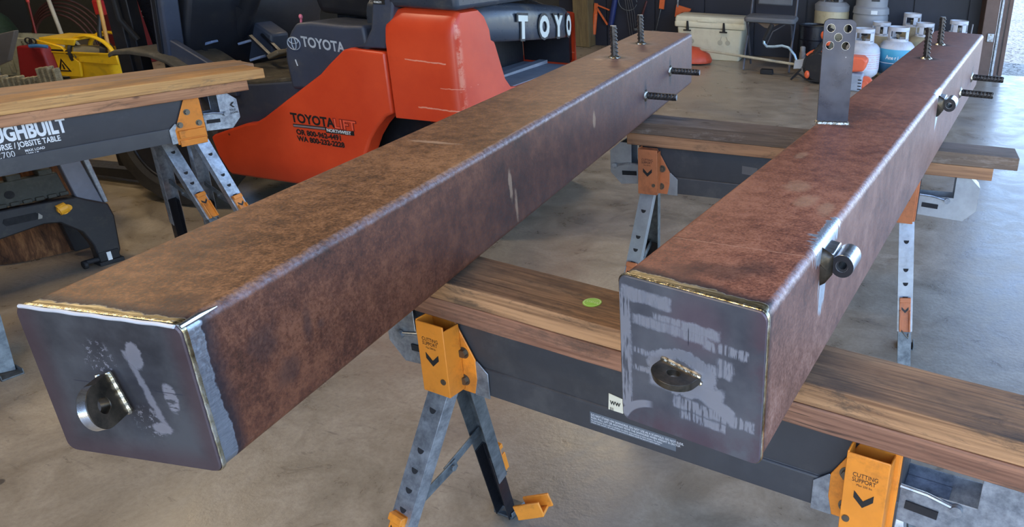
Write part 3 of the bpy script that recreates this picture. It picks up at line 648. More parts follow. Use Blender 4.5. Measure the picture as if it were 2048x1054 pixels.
marks = g.mx(streak(0.183, 0.2, 0.004, 0.075, 0.6), streak(0.163, 0.176, 0.09, 0.142, 0.85), streak(0.166, 0.175, 0.05, 0.12, 0.2), streak(0.152, 0.165, 0.02, 0.125, 0.45), streak(0.148, 0.160, 0.12, 0.186, 0.0),
             streak(0.115, 0.127, 0.105, 0.160, 0.3), streak(0.124, 0.140, 0.140, 0.162, 0.2), streak(0.05, 0.066, 0.08, 0.192, 0.0), streak(0.036, 0.047, 0.09, 0.155, 0.0), streak(0.02, 0.19, 0.0, 0.016, 0.0), streak(0.11, 0.117, 0.02, 0.06, 0), streak(0.085, 0.092, 0.02, 0.06, 0))
lug_d = g.add(g.dist((0.092, 0, 0.098), (0.75, 1, 1.15)), g.mul(g.ma('SUBTRACT', g.noise(38, 4, 0.7), 0.5), 0.028))
halo = g.mul(g.ss(lug_d, 0.041, 0.036), g.mx(g.ss(lug_d, 0.018, 0.024), 0.0)); low = g.box(x, 0.11, 0.166, g.add(z, g.mul(x, 0.55)), 0.135, 0.158, 0.003, wb)
swipe = g.box(x, 0.045, 0.15, g.add(z, g.mul(x, -0.02)), 0.068, 0.088, 0.004, wb)
crn = g.ss(g.ma('ABSOLUTE', g.ma('SUBTRACT', g.dist((0.055, 0, -0.006), (0.8, 1, 1)), 0.044)), 0.006, 0.004); crn = g.mul(crn, g.ss(x, 0.05, 0.035), g.ss(z, 0.002, 0.01))
allm = g.mx(marks, g.mul(halo, 0.9), low, swipe, crn)
k = g.mix(g.mul(allm, 0.85), base, c(188, 192, 204)); 
k = g.mix(g.ss(g.ma('ABSOLUTE', g.ma('SUBTRACT', x, 0.1)), 0.0009, 0.0004), k, c(60, 60, 74)) if False else k
vl = g.mul(g.ss(g.ma('ABSOLUTE', g.ma('SUBTRACT', x, 0.100)), 0.0009, 0.0005), g.mx(g.box(z, 0.142, 0.165, x, 0, 1), g.box(z, 0.040, 0.062, x, 0, 1)))
k = g.mix(g.mul(vl, 0.8), k, c(44, 44, 56))
M_capR = g.out(k, g.ss(allm, 0, 1, 0.42, 0.34), g.add(0.35, g.mul(allm, 0.4)), g.noise(160, 3), 0.06, 0.001)
capR = cap_frame(BW, BH, 0.0, 0.0065, RB, M_capR, -0.099)
bead(BW, BH, 0.0055, RB, M_brass, -0.099, rad=0.0030)
# broad ground strip on the top edge behind the bead
lug(RB, (0.0915, 0.000-0.009, 0.1035), (0.978, -0.098, -0.185), (-0.12, -0.975, 0.10), (-0.19, -0.076, 0.978), 0.055, 0.046, 0.0095, 0.0085, M_lug, M_lug)
# upright drilled bar
ub = MB(); aa = math.atan2(0.024, 0.065); A = Vector((math.cos(aa), math.sin(aa), 0)); B = Z_; N = Vector((math.sin(aa), -math.cos(aa), 0))
bo = Vector((0.0355, 0.872, BH)); w2, hgt, th = 0.0335, 0.219, 0.011
from mathutils import geometry
def drilled(outline, holes, o, A, B, N, t, hn=20):
    loops = [outline]+[[(hx+r*math.cos(-2*math.pi*k/hn), hy+r*math.sin(-2*math.pi*k/hn)) for k in range(hn)] for hx, hy, r in holes]
    tris = geometry.tessellate_polygon([[Vector((a, b, 0)) for a, b in l] for l in loops]); m = MB(); flat = [q for l in loops for q in l]
    P = lambda q, s: Vector(o)+Vector(A)*q[0]+Vector(B)*q[1]+Vector(N)*s
    lo = [m.bm.verts.new(P(q, -t/2)) for q in flat]; hi = [m.bm.verts.new(P(q, t/2)) for q in flat]
    for t_ in tris: m._f([lo[i] for i in t_]); m._f([hi[i] for i in reversed(t_)])
    k = 0
    for l in loops:
        n = len(l)
        for i in range(n): m._f([lo[k+i], lo[k+(i+1) % n], hi[k+(i+1) % n], hi[k+i]])
        k += n
    return m
ol = [(-w2, 0), (w2, 0)]+[(w2-0.012+0.012*math.cos(math.pi/2*k/6), hgt-0.012+0.012*math.sin(math.pi/2*k/6)) for k in range(7)]+[(-w2+0.012-0.012*math.sin(math.pi/2*k/6), hgt-0.012+0.012*math.cos(math.pi/2*k/6)) for k in range(7)]
g = G('dark mill scale bar'); M_bar = g.out(g.mix(g.mul(g.ss(g.noise(30, 6, 0.8), 0.66, 0.72), 0.7), g.ramp(g.noise(12, 4), (0.3, c(58, 60, 70)), (0.7, c(84, 86, 96))), c(190, 190, 196)), g.ss(g.noise(20), 0.3, 0.7, 0.25, 0.4), 0.7, g.noise(90), 0.1, 0.001)
UB = drilled(ol, [(-0.0185, hgt-0.018, 0.0085), (0.0165, hgt-0.018, 0.0085), (-0.002, hgt-0.036, 0.0085), (-0.0185, hgt-0.053, 0.0085), (0.0145, hgt-0.053, 0.0085)], bo, A, B, N, th).build('drilled_bar', M_bar, RB, bevel=0.0009, ang=45)
for hx, hz in ((-0.0185, hgt-0.018), (0.0165, hgt-0.018), (-0.002, hgt-0.036), (-0.0185, hgt-0.053), (0.0145, hgt-0.053)):
    pc = bo+A*hx+Z_*hz; MB().pipe(pc+N*(th/2+0.0002), pc-N*(th/2+0.0002), 0.0087, 0.0083, 24).build('hole_edge', M_bright, UB)
for sg in (-1, 1):
    MB().tube([bo+A*(w2*1.05*(k/10-1))+N*(th/2*sg) for k in range(21)], [0.0035]+[0.0058+0.0008*math.sin(k*1.9) for k in range(19)]+[0.0035], 8).build('weld_bead', M_weld, UB)
for sg in (-1, 1): MB().tube([bo+A*(w2*sg)+N*(th*(k/6-0.5))*1.1 for k in range(7)], 0.005, 8).build('weld_bead', M_weld, UB)
for p in st_top: rebar(p, (-0.02, 0.0, 1), 0.098, 0.0098, RB, 8)
for p, L_ in zip(st_side, (0.117, 0.108)): rebar(p, (1, 0.03, 0.0), L_, 0.0098, RB, 9)
# hinge barrels
def hinge(y, z, r, L, parent):
    b = MB(); x0 = BW+0.012+r
    o = MB().pipe((x0, y, z), (x0, y+L, z), r, r*0.5, 36).build('hinge_barrel', M_bright, parent, bevel=0.0006)
    MB().pipe((x0, y-0.0012, z), (x0, y+0.002, z), r*0.985, r*0.52, 36).build('end_face', M_blackmetal, o)
    MB().pipe((x0, y+0.0035, z), (x0, y+L-0.003, z), r*0.5, r*0.36, 28).build('bushing', M_rubber, o)
    t = MB().box(BW-0.004, x0-r*0.55, y+0.002, y+L*0.98, z-r*0.35, z+r*0.62)
    t.prism([(0, 0), (0.03, 0.0), (0.03, 0.006), (0.0, 0.010)], (BW-0.014, y+0.001, z+r*0.62), X_, Z_, Y_, L*0.97)
    t.build('hinge_leaf', M_bright, o, bevel=0.002)
    MB().loft([[(BW-0.001+a, y-0.001-q*0.002, z+b_) for a, b_ in ((0, 0.024*s_), (0.017*s_, 0.015*s_), (0.018*s_, -0.014*s_), (0.008*s_, -0.030*s_), (0, -0.036*s_))] for q, s_ in ((0, 1.0), (1, 0.95), (3, 0.7))]+[[(BW-0.001, y-0.009, z+0.001*i) for i in range(5)]]).build('weld_bead', M_lug, o)
    return o
hinge(0.212, 0.181, 0.0168, 0.046, RB); hinge(1.345, 0.181, 0.0175, 0.052, RB)

# ---------------- left beam
LW, LH = 0.206, 0.195
LB = empty('steel_beam', (-0.5705, -0.3307, 0.8235), 0.1982, 0, 0.0140)
tag(LB, 'left rusty square steel tube beam, its dark end plate turned to the camera with a tilted round lug', 'steel beam')
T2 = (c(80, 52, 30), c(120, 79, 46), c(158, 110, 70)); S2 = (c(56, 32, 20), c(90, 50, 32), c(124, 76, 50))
st_top = [(0.104, 1.753, LH), (0.099, 2.055, LH)]; st_side = [(LW, 2.047, 0.110), (LW, 1.744, 0.085)]
ml = m_beam('rusted tube left', LW, LH, T2, S2, st_top, st_side, (0.018, 0.025, 0.026),
            dict(cn=0.35, dark=[((LW, 0.104, 0.117), (1, 1, 0.8)), ((LW, 0.177, 0.105), (1, 2.6, 0.9)), ((LW, 0.199, 0.093), (1, 3, 3)), ((LW, 0.13, 0.06), (1, 1, 1.3)), ((0.17, 0.05, LH), (0.9, 0.9, 1))],
                 tan=[((LW, 1.274, 0.119), (1, 1.4, 0.7)), ((LW, 0.78, 0.10), (1, 2.2, 0.5)), ((LW, 0.80, 0.05), (1, 2.4, 0.5)), ((0.09, 0.72, LH), (0.35, 2.2, 1)), ((0.07, 1.70, LH), (1, 1, 1))]), 3.7, 0.007)
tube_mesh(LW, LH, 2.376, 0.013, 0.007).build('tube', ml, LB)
g = G('end plate dark'); x, y, z = g.xyz(); n1 = g.noise(10, 5, 0.65)
base = g.ramp(n1, (0.35, c(56, 55, 58)), (0.6, c(86, 86, 88)))
ed = g.mx(g.ss(x, 0.04, 0.004), g.ss(x, LW-0.03, LW-0.004), g.ss(z, 0.04, 0.004)); base = g.mix(g.mul(ed, 0.6), base, c(82, 60, 62))
base = g.mix(g.mul(g.ss(g.dist((0.115, 0, 0.10)), 0.075, 0.02), 0.35), base, c(50, 50, 60))
wb = g.mul(g.ma('SUBTRACT', g.noise(60, 4, 0.7), 0.5), 0.012)
ln1 = g.box(g.add(x, g.mul(z, 0.23)), 0.158, 0.166, z, 0.055, 0.155, 0.002, wb)
p1 = g.ss(g.add(g.dist((0.137, 0, 0.149), (1, 1, 0.55)), wb), 0.011, 0.008); p2 = g.ss(g.add(g.dist((0.143, 0, 0.053), (0.65, 1, 1.1)), wb), 0.010, 0.006)
p3 = g.mul(g.ss(g.add(g.dist((0.168, 0, 0.098), (1.0, 1, 0.45)), g.mul(wb, 0.6)), 0.010, 0.007), g.ss(g.noise(1, 3, 0.6, g.vec((40, 1, 160))), 0.4, 0.5))
dots = g.mul(g.ss(g.noise(120, 3, 0.8), 0.55, 0.62), g.mx(g.ss(g.dist((0.09, 0, 0.135), (1, 1, 0.7)), 0.024, 0.012), g.ss(g.dist((0.13, 0, 0.06)), 0.026, 0.014)))
al = g.mx(g.mul(ln1, 0.75), p1, p2, p3, g.mul(dots, 0.8)); k = g.mix(g.mul(al, 0.85), base, c(176, 174, 182))
bs_ = g.mul(g.ss(g.noise(6, 3, 0.5, g.vec((60, 1, 6))), 0.56, 0.6), 0.0)
hl = g.mul(g.ss(g.ma('ABSOLUTE', g.ma('SUBTRACT', z, 0.105)), 0.0008, 0.0004), g.mx(g.box(x, 0.045, 0.085, z, 0, 1), g.box(x, 0.150, 0.185, z, 0, 1)))
k = g.mix(g.mul(hl, 0.7), k, c(34, 36, 52))
M_capL = g.out(k, 0.40, g.add(0.3, g.mul(al, 0.4)), g.noise(150, 3), 0.05, 0.001)
cap_frame(LW, LH, 0.0, 0.0065, LB, M_capL, 0.007)
bead(LW, LH, 0.0055, LB, M_brass, 0.007, rad=0.0030)
# polished top lip of the left cap, its bright reflection painted as white
MB().tube([(0.006+(LW-0.012)*k/30, 0.0015, LH-0.0006+0.0004*math.sin(k)) for k in range(31)], 0.0023, 8).build('polished_lip', (lambda g: g.out(c(232, 232, 234), 0.42, 0.45))(G('rim with painted reflection')), LB)
tb = MB().tube([(LW-0.003, 0.004, LH-0.003), (LW-0.003, 0.03, LH-0.0025), (LW-0.003, 0.055, LH-0.0035)], [0.0035, 0.004, 0.001], 8).build('ground_corner', M_bright, LB)
lug(LB, (0.104, -0.007, 0.100), (-0.22, 0, 0.975), (0.34, -0.937, 0.076), (0.914, 0.348, 0.206), 0.052, 0.054, 0.0105, 0.0095, M_lug, M_bright)
for p in st_top: rebar(p, (-0.02, 0.0, 1), 0.096, 0.0098, LB, 8)
for p, L_ in zip(st_side, (0.105, 0.1)): rebar(p, (1, 0.03, 0.0), L_, 0.0098, LB, 9)

# ================================================================== forklift
FA = math.atan2(0.14, 1.0)
FK = empty('forklift', (-2.5, 1.85, 0), FA)
tag(FK, 'orange and dark grey forklift truck parked behind the left beam', 'forklift')
def m_fork_orange():
    g = G('forklift orange'); x, y, z = g.xyz(); n = g.noise(3, 5, 0.6)
    k = g.ramp(n, (0.3, c(196, 58, 28)), (0.7, c(222, 78, 40)))
    k = g.mix(g.mul(g.ss(g.noise(5, 6, 0.75, g.vec((1, 1, 3))), 0.62, 0.8), 0.3), k, c(120, 50, 34))
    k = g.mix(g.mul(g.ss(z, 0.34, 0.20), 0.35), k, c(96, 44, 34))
    wb = g.mul(g.ma('SUBTRACT', g.noise(30, 3, 0.6), 0.5), 0.012)
    sc = g.mx(g.box(x, 0.36, 0.56, g.add(z, g.mul(x, 0.03)), 0.858, 0.863, 0.002, wb), g.box(x, 0.40, 0.60, g.add(z, g.mul(x, 0.03)), 0.655, 0.66, 0.002, wb), g.box(x, 0.52, 0.62, z, 0.735, 0.738, 0.001, wb))
    sc = g.mx(sc, g.mul(g.ss(x, 0.603, 0.612), g.ss(x, 0.634, 0.618), g.ss(y, 0.05, 0.02), g.ss(g.noise(14, 5, 0.8), 0.45, 0.6), 0.8))
    k = g.mix(g.mul(sc, 0.75), k, c(238, 170, 140))
    nick = g.ss(g.voro(5, g.vec((1, 1, 1), loc=(3, 1, 2))), 0.035, 0.02); k = g.mix(g.mul(nick, 0.8), k, c(70, 34, 26))
    return g.out(k, 0.34, 0, g.noise(60), 0.03, 0.001)
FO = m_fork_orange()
FG = paint('forklift slate grey', c(58, 64, 78), 0.5, 0, 0.1, 5, c(110, 104, 92), 0.25)
FD = paint('dark cab plastic', c(30, 32, 38), 0.4, 0, 0.12, 6, c(70, 66, 58), 0.25)
FB = paint('dusty floor plate', c(74, 68, 56), 0.75, 0, 0.2, 9, c(120, 110, 90), 0.5)
FKhood = paint('hood slate', c(52, 58, 68), 0.32, 0, 0.1, 4, c(120, 112, 96), 0.35)
FBm = paint('inner bay grey', c(138, 142, 150), 0.8)
# front side panel
arch = [(0.45+0.365*math.cos(R(a)), 0.29+0.325*math.sin(R(a))) for a in (200, 185, 170, 155, 142, 128, 120)]
poly = [(-0.775, 0.400), (-0.755, 0.300), (-0.718, 0.225), (-0.70, 0.212), (-0.332, 0.204), (-0.10, 0.21), (0.10, 0.225)]+[(0.085, 0.30), (0.088, 0.40), (0.125, 0.47), (0.17, 0.53), (0.225, 0.585), (0.262, 0.60)]+[(0.264, 0.872), (0.09, 0.878), (0.055, 0.868), (-0.03, 0.800), (-0.084, 0.752), (-0.30, 0.612), (-0.44, 0.520), (-0.50, 0.488), (-0.56, 0.478)]
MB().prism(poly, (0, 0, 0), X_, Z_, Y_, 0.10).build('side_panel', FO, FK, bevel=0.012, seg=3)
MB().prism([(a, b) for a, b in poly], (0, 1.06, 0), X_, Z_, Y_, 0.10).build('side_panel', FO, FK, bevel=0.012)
# counterweight
cwp = [(0.0, 0.585), (0.0, 0.96), (0.012, 1.02), (0.05, 1.062), (0.19, 1.062), (0.235, 1.03), (0.27, 0.97), (0.31, 0.89), (0.345, 0.80), (0.375, 0.725), (0.42, 0.68), (0.5, 0.668), (1.15, 0.668), (1.204, 0.70), (1.206, 0.96), (1.213, 0.96), (1.215, 0.60), (1.215, 0.46), (0.3, 0.46), (0.2, 0.56)]
cw = MB(); rings = []
for s_, ins, zt in ((0.278, 0.0, 0.045), (0.285, 0.0, 0.03), (0.31, 0, 0.012), (0.36, 0, 0.0), (0.56, 0, 0.0), (0.595, 0.006, 0.0), (0.612, 0.018, 0.004), (0.622, 0.036, 0.008)):
    rings.append([(s_, max(t_, ins) if t_ < 0.1 else (min(t_, 1.215-ins) if t_ > 1.0 else t_), zz-(zt if zz > 0.95 else 0)) for t_, zz in cwp])
cw.loft(rings).build('counterweight', FO, FK, bevel=0.006, ang=40)
# engine bay recess behind the rear opening
MB().box(0.30, 0.60, 0.36, 1.16, 0.664, 0.672).prism([(0.36, 0.67), (1.16, 0.67), (1.16, 0.69), (0.40, 0.68)], (0.45, 0, 0), Y_, Z_, -X_, 0.05).build('bay_floor', FBm, FK)
MB().box(0.24, 0.30, 0.25, 1.16, 0.66, 1.0).box(0.30, 0.585, 1.17, 1.20, 0.675, 0.95).build('bay_back', FD, FK)
MB().box(0.295, 0.632, 0.012, 1.16, 1.064, 1.17).build('hood_top', FKhood, FK, bevel=0.022, seg=3)
# rounded hood over the counterweight
def plan(off=0.0):
    P = [(0.10, 0.13), (0.40, 0.11), (0.55, 0.13)]
    P += [(0.635, 0.30), (0.648, 0.50), (0.648, 0.70), (0.642, 0.88), (0.632, 1.02), (0.605, 1.14), (0.50, 1.19), (0.10, 1.17)]
    return P
pl_ = plan(); cc = (0.35, 0.64); rings = []
for sc_, zz in ((0.97, 0.0), (1.0, 0.012), (1.006, 0.06), (1.0, 0.105), (0.985, 0.135), (0.95, 0.155), (0.85, 0.172)):
    ring_ = []
    for a, b in pl_:
        zl = 0.905-0.075*max(0, min(1, (b-0.3)/0.85)) if a > 0.3 else 0.92
        ring_.append((cc[0]+(a-cc[0])*sc_, cc[1]+(b-cc[1])*sc_, zl+zz+0.0))
    rings.append(ring_)
HD = MB().loft(rings).build('hood', FKhood, FK, bevel=0.004, ang=50)
for o_, t_ in (('hood_mat', 0.0),):
    MB().prism([(0.12, 0.2), (0.5, 0.22), (0.52, 0.9), (0.12, 0.95)], (0, 0, 1.062), X_, Y_, Z_, 0.02).build('hood_pad', FB, HD, bevel=0.008)
M_let = paint('pale raised lettering', c(206, 208, 198), 0.4, 0, 0.04); M_letd = paint('letter edge', c(26, 28, 32), 0.5)
def hood_pt(t_):
    for (a0, b0), (a1, b1) in zip(pl_[2:], pl_[3:]):
        if b0 <= t_ <= b1: f = (t_-b0)/(b1-b0); return a0+(a1-a0)*f, Vector((a1-a0, b1-b0, 0)).normalized()
    return 0.42, Vector((0, 1, 0))
for i, (ch_, t_) in enumerate(zip('TOYO', (0.525, 0.735, 0.925, 1.085))):
    a, dr = hood_pt(t_); dr2 = (dr+Vector((0, 0, -0.105))).normalized(); n_ = Vector((dr.y, -dr.x, 0)); upv = n_.cross(dr2)*1.0
    if upv.z < 0: upv = -upv
    zz = 0.905-0.075*(t_-0.3)/0.85+0.018; bo_ = Vector((a, t_, zz))+n_*0.006
    lettering([(ch_, 0.150, -0.055, -0.004, 0.015, 0.98)], bo_, dr2, upv, M_letd, HD, 0.0005)
    lettering([(ch_, 0.137, -0.048, 0.0, 0.008, 1.0)], bo_, dr2, upv, M_let, HD, 0.0018)
# toolbox style side cover with name and emblem
bx = [(-0.285, 0.66), (-0.29, 0.80), (-0.272, 0.87), (-0.235, 0.925), (-0.20, 0.962), (-0.12, 0.972), (0.05, 0.968), (0.15, 0.975), (0.16, 0.86), (-0.084, 0.67)]
SC = MB().prism(bx, (0, 0.035, 0), X_, Z_, Y_, 0.32).build('side_cover', FG, FK, bevel=0.016, seg=3)
FP = Vector((0, 0.035, 0))
lettering([('TOYOTA', 0.062, -0.183, 0.0, 0.0018, 0.86)], (0, 0.035, 0.853), Vector((1, 0, -0.06)), Z_, paint('silver print', c(176, 184, 190), 0.35), SC, 0.001)
em = MB()
def ell(cx_, cz_, rx_, rz_, r=0.0028, y_=0.0335): return [(cx_+rx_*math.cos(2*math.pi*k/28), y_, cz_+rz_*math.sin(2*math.pi*k/28)) for k in range(29)]
for e_ in ((-0.225, 0.872, 0.033, 0.028), (-0.225, 0.8725, 0.011, 0.0265), (-0.225, 0.884, 0.024, 0.0125)): em.tube(ell(*e_), 0.003, 6, cap=False, flat=0.5)
em.build('emblem', bpy.data.materials['silver print'], SC)
MB().bar((-0.233, 0.034, 0.80), (-0.227, 0.034, 0.772), 0.002, 0.004).build('scratch_mark', M_white, SC, smooth=False)
# dealer lettering on the side panel
lettering([('TOYOTA', 0.060, -0.285, 0.0, 0.0022, 0.93)], (0, 0, 0.508), Vector((1, 0, -0.03)), Z_, M_black, FK, 0.0013)
M_lift = paint('red outline print', c(236, 92, 62), 0.4)
lettering([('LIFT', 0.064, -0.058, -0.003, 0.0040, 1.04)], (0, 0, 0.508), Vector((1, 0, -0.03)), Z_, paint('dark red print', c(120, 30, 22), 0.5), FK, 0.0010)
lettering([('LIFT', 0.062, -0.056, -0.002, 0.0012, 1.04)], (0, 0, 0.508), Vector((1, 0, -0.03)), Z_, M_lift, FK, 0.0018)
MB().box(-0.28, -0.10, -0.0016, 0.0, 0.4915, 0.507).box(-0.105, 0.045, -0.0016, 0, 0.480, 0.5005).build('lettering_band', M_black, FK, smooth=False)
MB().box(-0.278, -0.107, -0.0022, 0.0, 0.4945, 0.5025).build('lettering_stripe', paint('grey stripe', c(136, 120, 120), 0.5), FK, smooth=False)
lettering([('NORTHWEST', 0.0215, -0.100, 0.4835, 0.0005, 0.98)], (0, 0, 0), Vector((1, 0, -0.03)), Z_, M_white, FK, 0.0024)
lettering([('OR 800-962-4491', 0.034, -0.27, 0.449, 0.0016, 0.98), ('WA 800-232-2228', 0.034, -0.27, 0.417, 0.0016, 0.975)], (0, 0, 0), Vector((1, 0, -0.035)), Z_, M_black, FK, 0.0013)
# guard pillar rising at the rear, front guard post, lower step body, fender
MB().prism([(0.100, 0.882), (0.262, 0.885), (0.30, 0.955), (0.335, 1.09), (0.345, 1.9), (0.245, 1.9), (0.232, 1.09), (0.205, 0.97), (0.16, 0.90)], (0, 0.012, 0), X_, Z_, Y_, 0.11).build('guard_pillar', FG, FK, bevel=0.010)
stc = MB().box(0.236, 0.292, 0.0095, 0.012, 1.072, 1.15).build('pillar_sticker', M_black, FK, smooth=False)
lettering([('STABILITY', 0.010, -0.024, 0.0, 0.0003, 0.85), ('ACTIVE', 0.010, -0.024, 0.012, 0.0003, 0.85)], (0.264, 0.0095, 1.077), X_, Z_, M_white, stc)
MB().prism([(-0.998, 0.735), (-0.925, 0.735), (-0.855, 1.3), (-0.78, 1.9), (-0.84, 1.9), (-0.925, 1.3)], (0, 0.02, 0), X_, Z_, Y_, 0.09).build('guard_post', FG, FK, bevel=0.010)
MB().prism([(-0.975, 0.74), (-0.955, 0.74), (-0.88, 1.3), (-0.905, 1.3)], (0, 0.012, 0), X_, Z_, Y_, 0.01).build('post_trim', FD, FK, bevel=0.002)
MB().prism([(-0.86, 0.60), (-0.86, 0.40), (-0.72, 0.34), (0.0, 0.5), (0.1, 0.76), (-0.28, 0.695), (-0.50, 0.665), (-0.60, 0.655)], (0, 0.055, 0), X_, Z_, Y_, 1.1).build('step_body', FG, FK, bevel=0.010)
MB().prism([(-0.80, 0.668), (-0.5, 0.655), (-0.28, 0.695), (-0.28, 0.715), (-0.50, 0.675), (-0.80, 0.69)], (0, 0.06, 0), X_, Z_, Y_, 1.05).build('floor_plate', FB, FK, bevel=0.005)
MB().prism([(-0.945, 0.84), (-0.91, 0.84), (-0.60, 0.69), (-0.60, 0.60), (-0.945, 0.60)], (0, 0.03, 0), X_, Z_, Y_, 0.035).build('side_rail', FG, FK, bevel=0.006)
fp_ = [(-1.23, 0.765), (-1.19, 0.782), (-1.10, 0.79), (-0.99, 0.785), (-0.90, 0.762), (-0.80, 0.71), (-0.72, 0.64)]
fr = MB(); fr.loft([[(a, y_, b+d_) for a, b in fp_]+[(a, y_, b+d_-0.018) for a, b in reversed(fp_)] for y_, d_ in ((-0.03, -0.006), (-0.02, 0.0), (0.28, 0.0), (0.29, -0.006))]); fr.build('fender', FB, FK, bevel=0.004)
# cowl, column, pedals, seat
MB().loft([[(-1.12, y_, 0.60), (-0.98, y_, 0.62), (-0.93+0.05*b_, y_, 0.86), (-0.86+0.05*b_, y_, 1.05), (-0.85, y_, 1.22), (-1.1, y_, 1.24)] for y_, b_ in ((0.14, 0.0), (0.2, 0.5), (0.5, 1), (0.8, 1), (1.05, 0))]).build('cowl', FD, FK, bevel=0.02, seg=3)
MB().loft([[(-1.0, y_, 0.66), (-0.80, y_, 0.70), (-0.78, y_, 0.82), (-0.92, y_, 0.90)] for y_ in (0.50, 0.62)]).build('console', FG, FK, bevel=0.012)
MB().tube([(-0.98, 0.44, 0.78), (-0.86, 0.44, 0.93), (-0.72, 0.44, 1.12)], [0.05, 0.045, 0.035], 14).tube([(-0.98, 0.44, 0.84), (-0.86, 0.44, 0.98)], 0.062, 14).build('steering_column', FD, FK)
PM = paint('dusty pedal pad', c(116, 104, 82), 0.7); PL_ = paint('blue grey pedal plate', c(120, 138, 170), 0.4)
for (ps, pt_, pz, w_) in ((-0.80, 0.22, 0.70, 0.05), (-0.70, 0.50, 0.74, 0.035), (-0.62, 0.34, 0.755, 0.03)):
    pd_ = MB().obox((ps, pt_, pz), Vector((0.85, 0, 0.4)).normalized(), Y_, Vector((-0.4, 0, 0.85)).normalized(), 0.038, w_, 0.012).build('pedal', PM, FK, bevel=0.006)
    MB().bar((ps-0.03, pt_, pz-0.02), (ps-0.14, pt_, pz+0.08), 0.02, 0.012).build('pedal_arm', FD, pd_)
for (ps, pt_, pz, q_) in ((-0.70, 0.30, 0.735, 0.03), (-0.62, 0.44, 0.76, 0.035), (-0.50, 0.46, 0.80, 0.03), (-0.80, 0.34, 0.80, 0.025), (-0.92, 0.25, 0.80, 0.03)):
    MB().obox((ps, pt_, pz), Vector((0.9, 0.2, 0.3)).normalized(), Vector((-0.2, 0.97, 0)).normalized(), Vector((-0.3, 0, 0.95)).normalized(), q_, q_*0.8, 0.006).build('bright_bracket', PL_, FK, bevel=0.002)
MB().loft([[(-0.38, y_, 0.70), (-0.24, y_, 0.70), (-0.22, y_, 0.83), (-0.36, y_, 0.85)] for y_ in (0.40, 0.55)]).build('lever_block', FG, FK, bevel=0.01)
MB().ball((-0.33, 0.22, 0.965), 0.009, 0.009, 0.012).tube([(-0.33, 0.22, 0.955), (-0.345, 0.22, 0.88)], 0.005, 8).build('lever_knob', paint('pink lever knob', c(226, 120, 140), 0.4), FK)
MB().loft([[(-0.24-0.02*b_, y_, 0.985), (0.06, y_, 0.975), (0.18, y_, 0.99), (0.19, y_, 1.10), (-0.10, y_, 1.10), (-0.26-0.03*b_, y_, 1.085)] for y_, b_ in ((0.24, 0), (0.29, 1), (0.72, 1), (0.77, 0))]).build('seat', FD, FK, bevel=0.03, seg=3)
MB().box(-0.20, 0.22, 0.30, 0.75, 0.90, 0.985).build('seat_base', FD, FK, bevel=0.01)
MB().box(-0.26, 0.25, 0.36, 1.06, 0.60, 0.90).build('engine_cover', FD, FK, bevel=0.02)
# mast with rails, chains, carriage, forks
for y_ in (0.20, 0.86):
    ms = MB(); ms.prism([(-1.47, 0.12), (-1.33, 0.12), (-1.29, 2.1), (-1.43, 2.1)], (0, y_, 0), X_, Z_, Y_, 0.06); ms.prism([(-1.45, 0.12), (-1.37, 0.12), (-1.33, 2.1), (-1.41, 2.1)], (0, y_-0.018, 0), X_, Z_, Y_, 0.10)
    ms.build('mast_rail', FD, FK, bevel=0.006)
MB().tube([(-1.30, 0.13, 1.05), (-1.31, 0.14, 0.90), (-1.28, 0.18, 0.80)], 0.014, 10).build('mast_hose', M_rubber, FK)
MB().box(-1.53, -1.48, 0.10, 1.05, 0.14, 0.22).box(-1.53, -1.48, 0.10, 1.05, 0.42, 0.52).box(-1.53, -1.49, 0.10, 0.16, 0.14, 0.52).box(-1.53, -1.49, 0.99, 1.05, 0.14, 0.52).build('carriage', FD, FK, bevel=0.006)
for y_ in (0.18, 0.86): MB().prism([(-1.53, 0.52), (-1.57, 0.52), (-1.575, 0.09), (-2.6, 0.055), (-2.6, 0.04), (-1.53, 0.035)], (0, y_, 0), X_, Z_, Y_, 0.12).build('fork', FD, FK, bevel=0.004)
MB().cyl((-1.42, 0.16, 0.12), (-1.42, 1.0, 0.12), 0.05).build('mast_foot', FD, FK)
# wheels
def wheel(sx, y0, y1, r, hub):
    w_ = MB(); n = 60
    m_ = (y0+y1)/2; prof = [(y0+0.02, r*0.62), (y0, r*0.72), (y0+0.012, r*0.95), (y0+0.03, r*0.995), (m_, r), (y1-0.03, r*0.995), (y1-0.012, r*0.95), (y1, r*0.72), (y1-0.02, r*0.62)]
    rings = []
    for k in range(n):
        a = 2*math.pi*k/n; lug_ = 1.0+(0.022 if (k//2) % 2 else 0)
        rings.append([(sx+rr*(lug_ if rr > r*0.9 else 1)*math.cos(a), yy, r+0.004+rr*(lug_ if rr > r*0.9 else 1)*math.sin(a)-0.0) for yy, rr in prof])
    rings.append(rings[0]); w_.loft(rings, cap=False); o_ = w_.build('tyre', M_tyre, FK, smooth=False)
    h = MB(); rg = lambda rr, yy: [(sx+rr*math.cos(2*math.pi*k/40), yy, r+0.004+rr*math.sin(2*math.pi*k/40)) for k in range(40)]
    h.loft([rg(r*0.66, y0+0.016), rg(r*0.60, y0+0.010), rg(r*0.56, y0+0.05), rg(r*0.34, y0+0.07), rg(r*0.30, y0+0.02), rg(r*0.12, y0+0.012)]); H_ = h.build('rim', FD, o_)
    for k in range(6): a = k*math.pi/3; MB().cyl((sx+r*0.24*math.cos(a), y0+0.018, r+r*0.24*math.sin(a)), (sx+r*0.24*math.cos(a), y0+0.002, r+r*0.24*math.sin(a)), 0.012, 6).build('wheel_nut', M_bolt, H_, smooth=False)
g = G('dusty tyre rubber'); M_tyre = g.out(g.ramp(g.noise(8, 5, 0.7), (0.3, c(34, 31, 28)), (0.7, c(62, 56, 48))), 0.8, 0, g.noise(60), 0.2, 0.002)
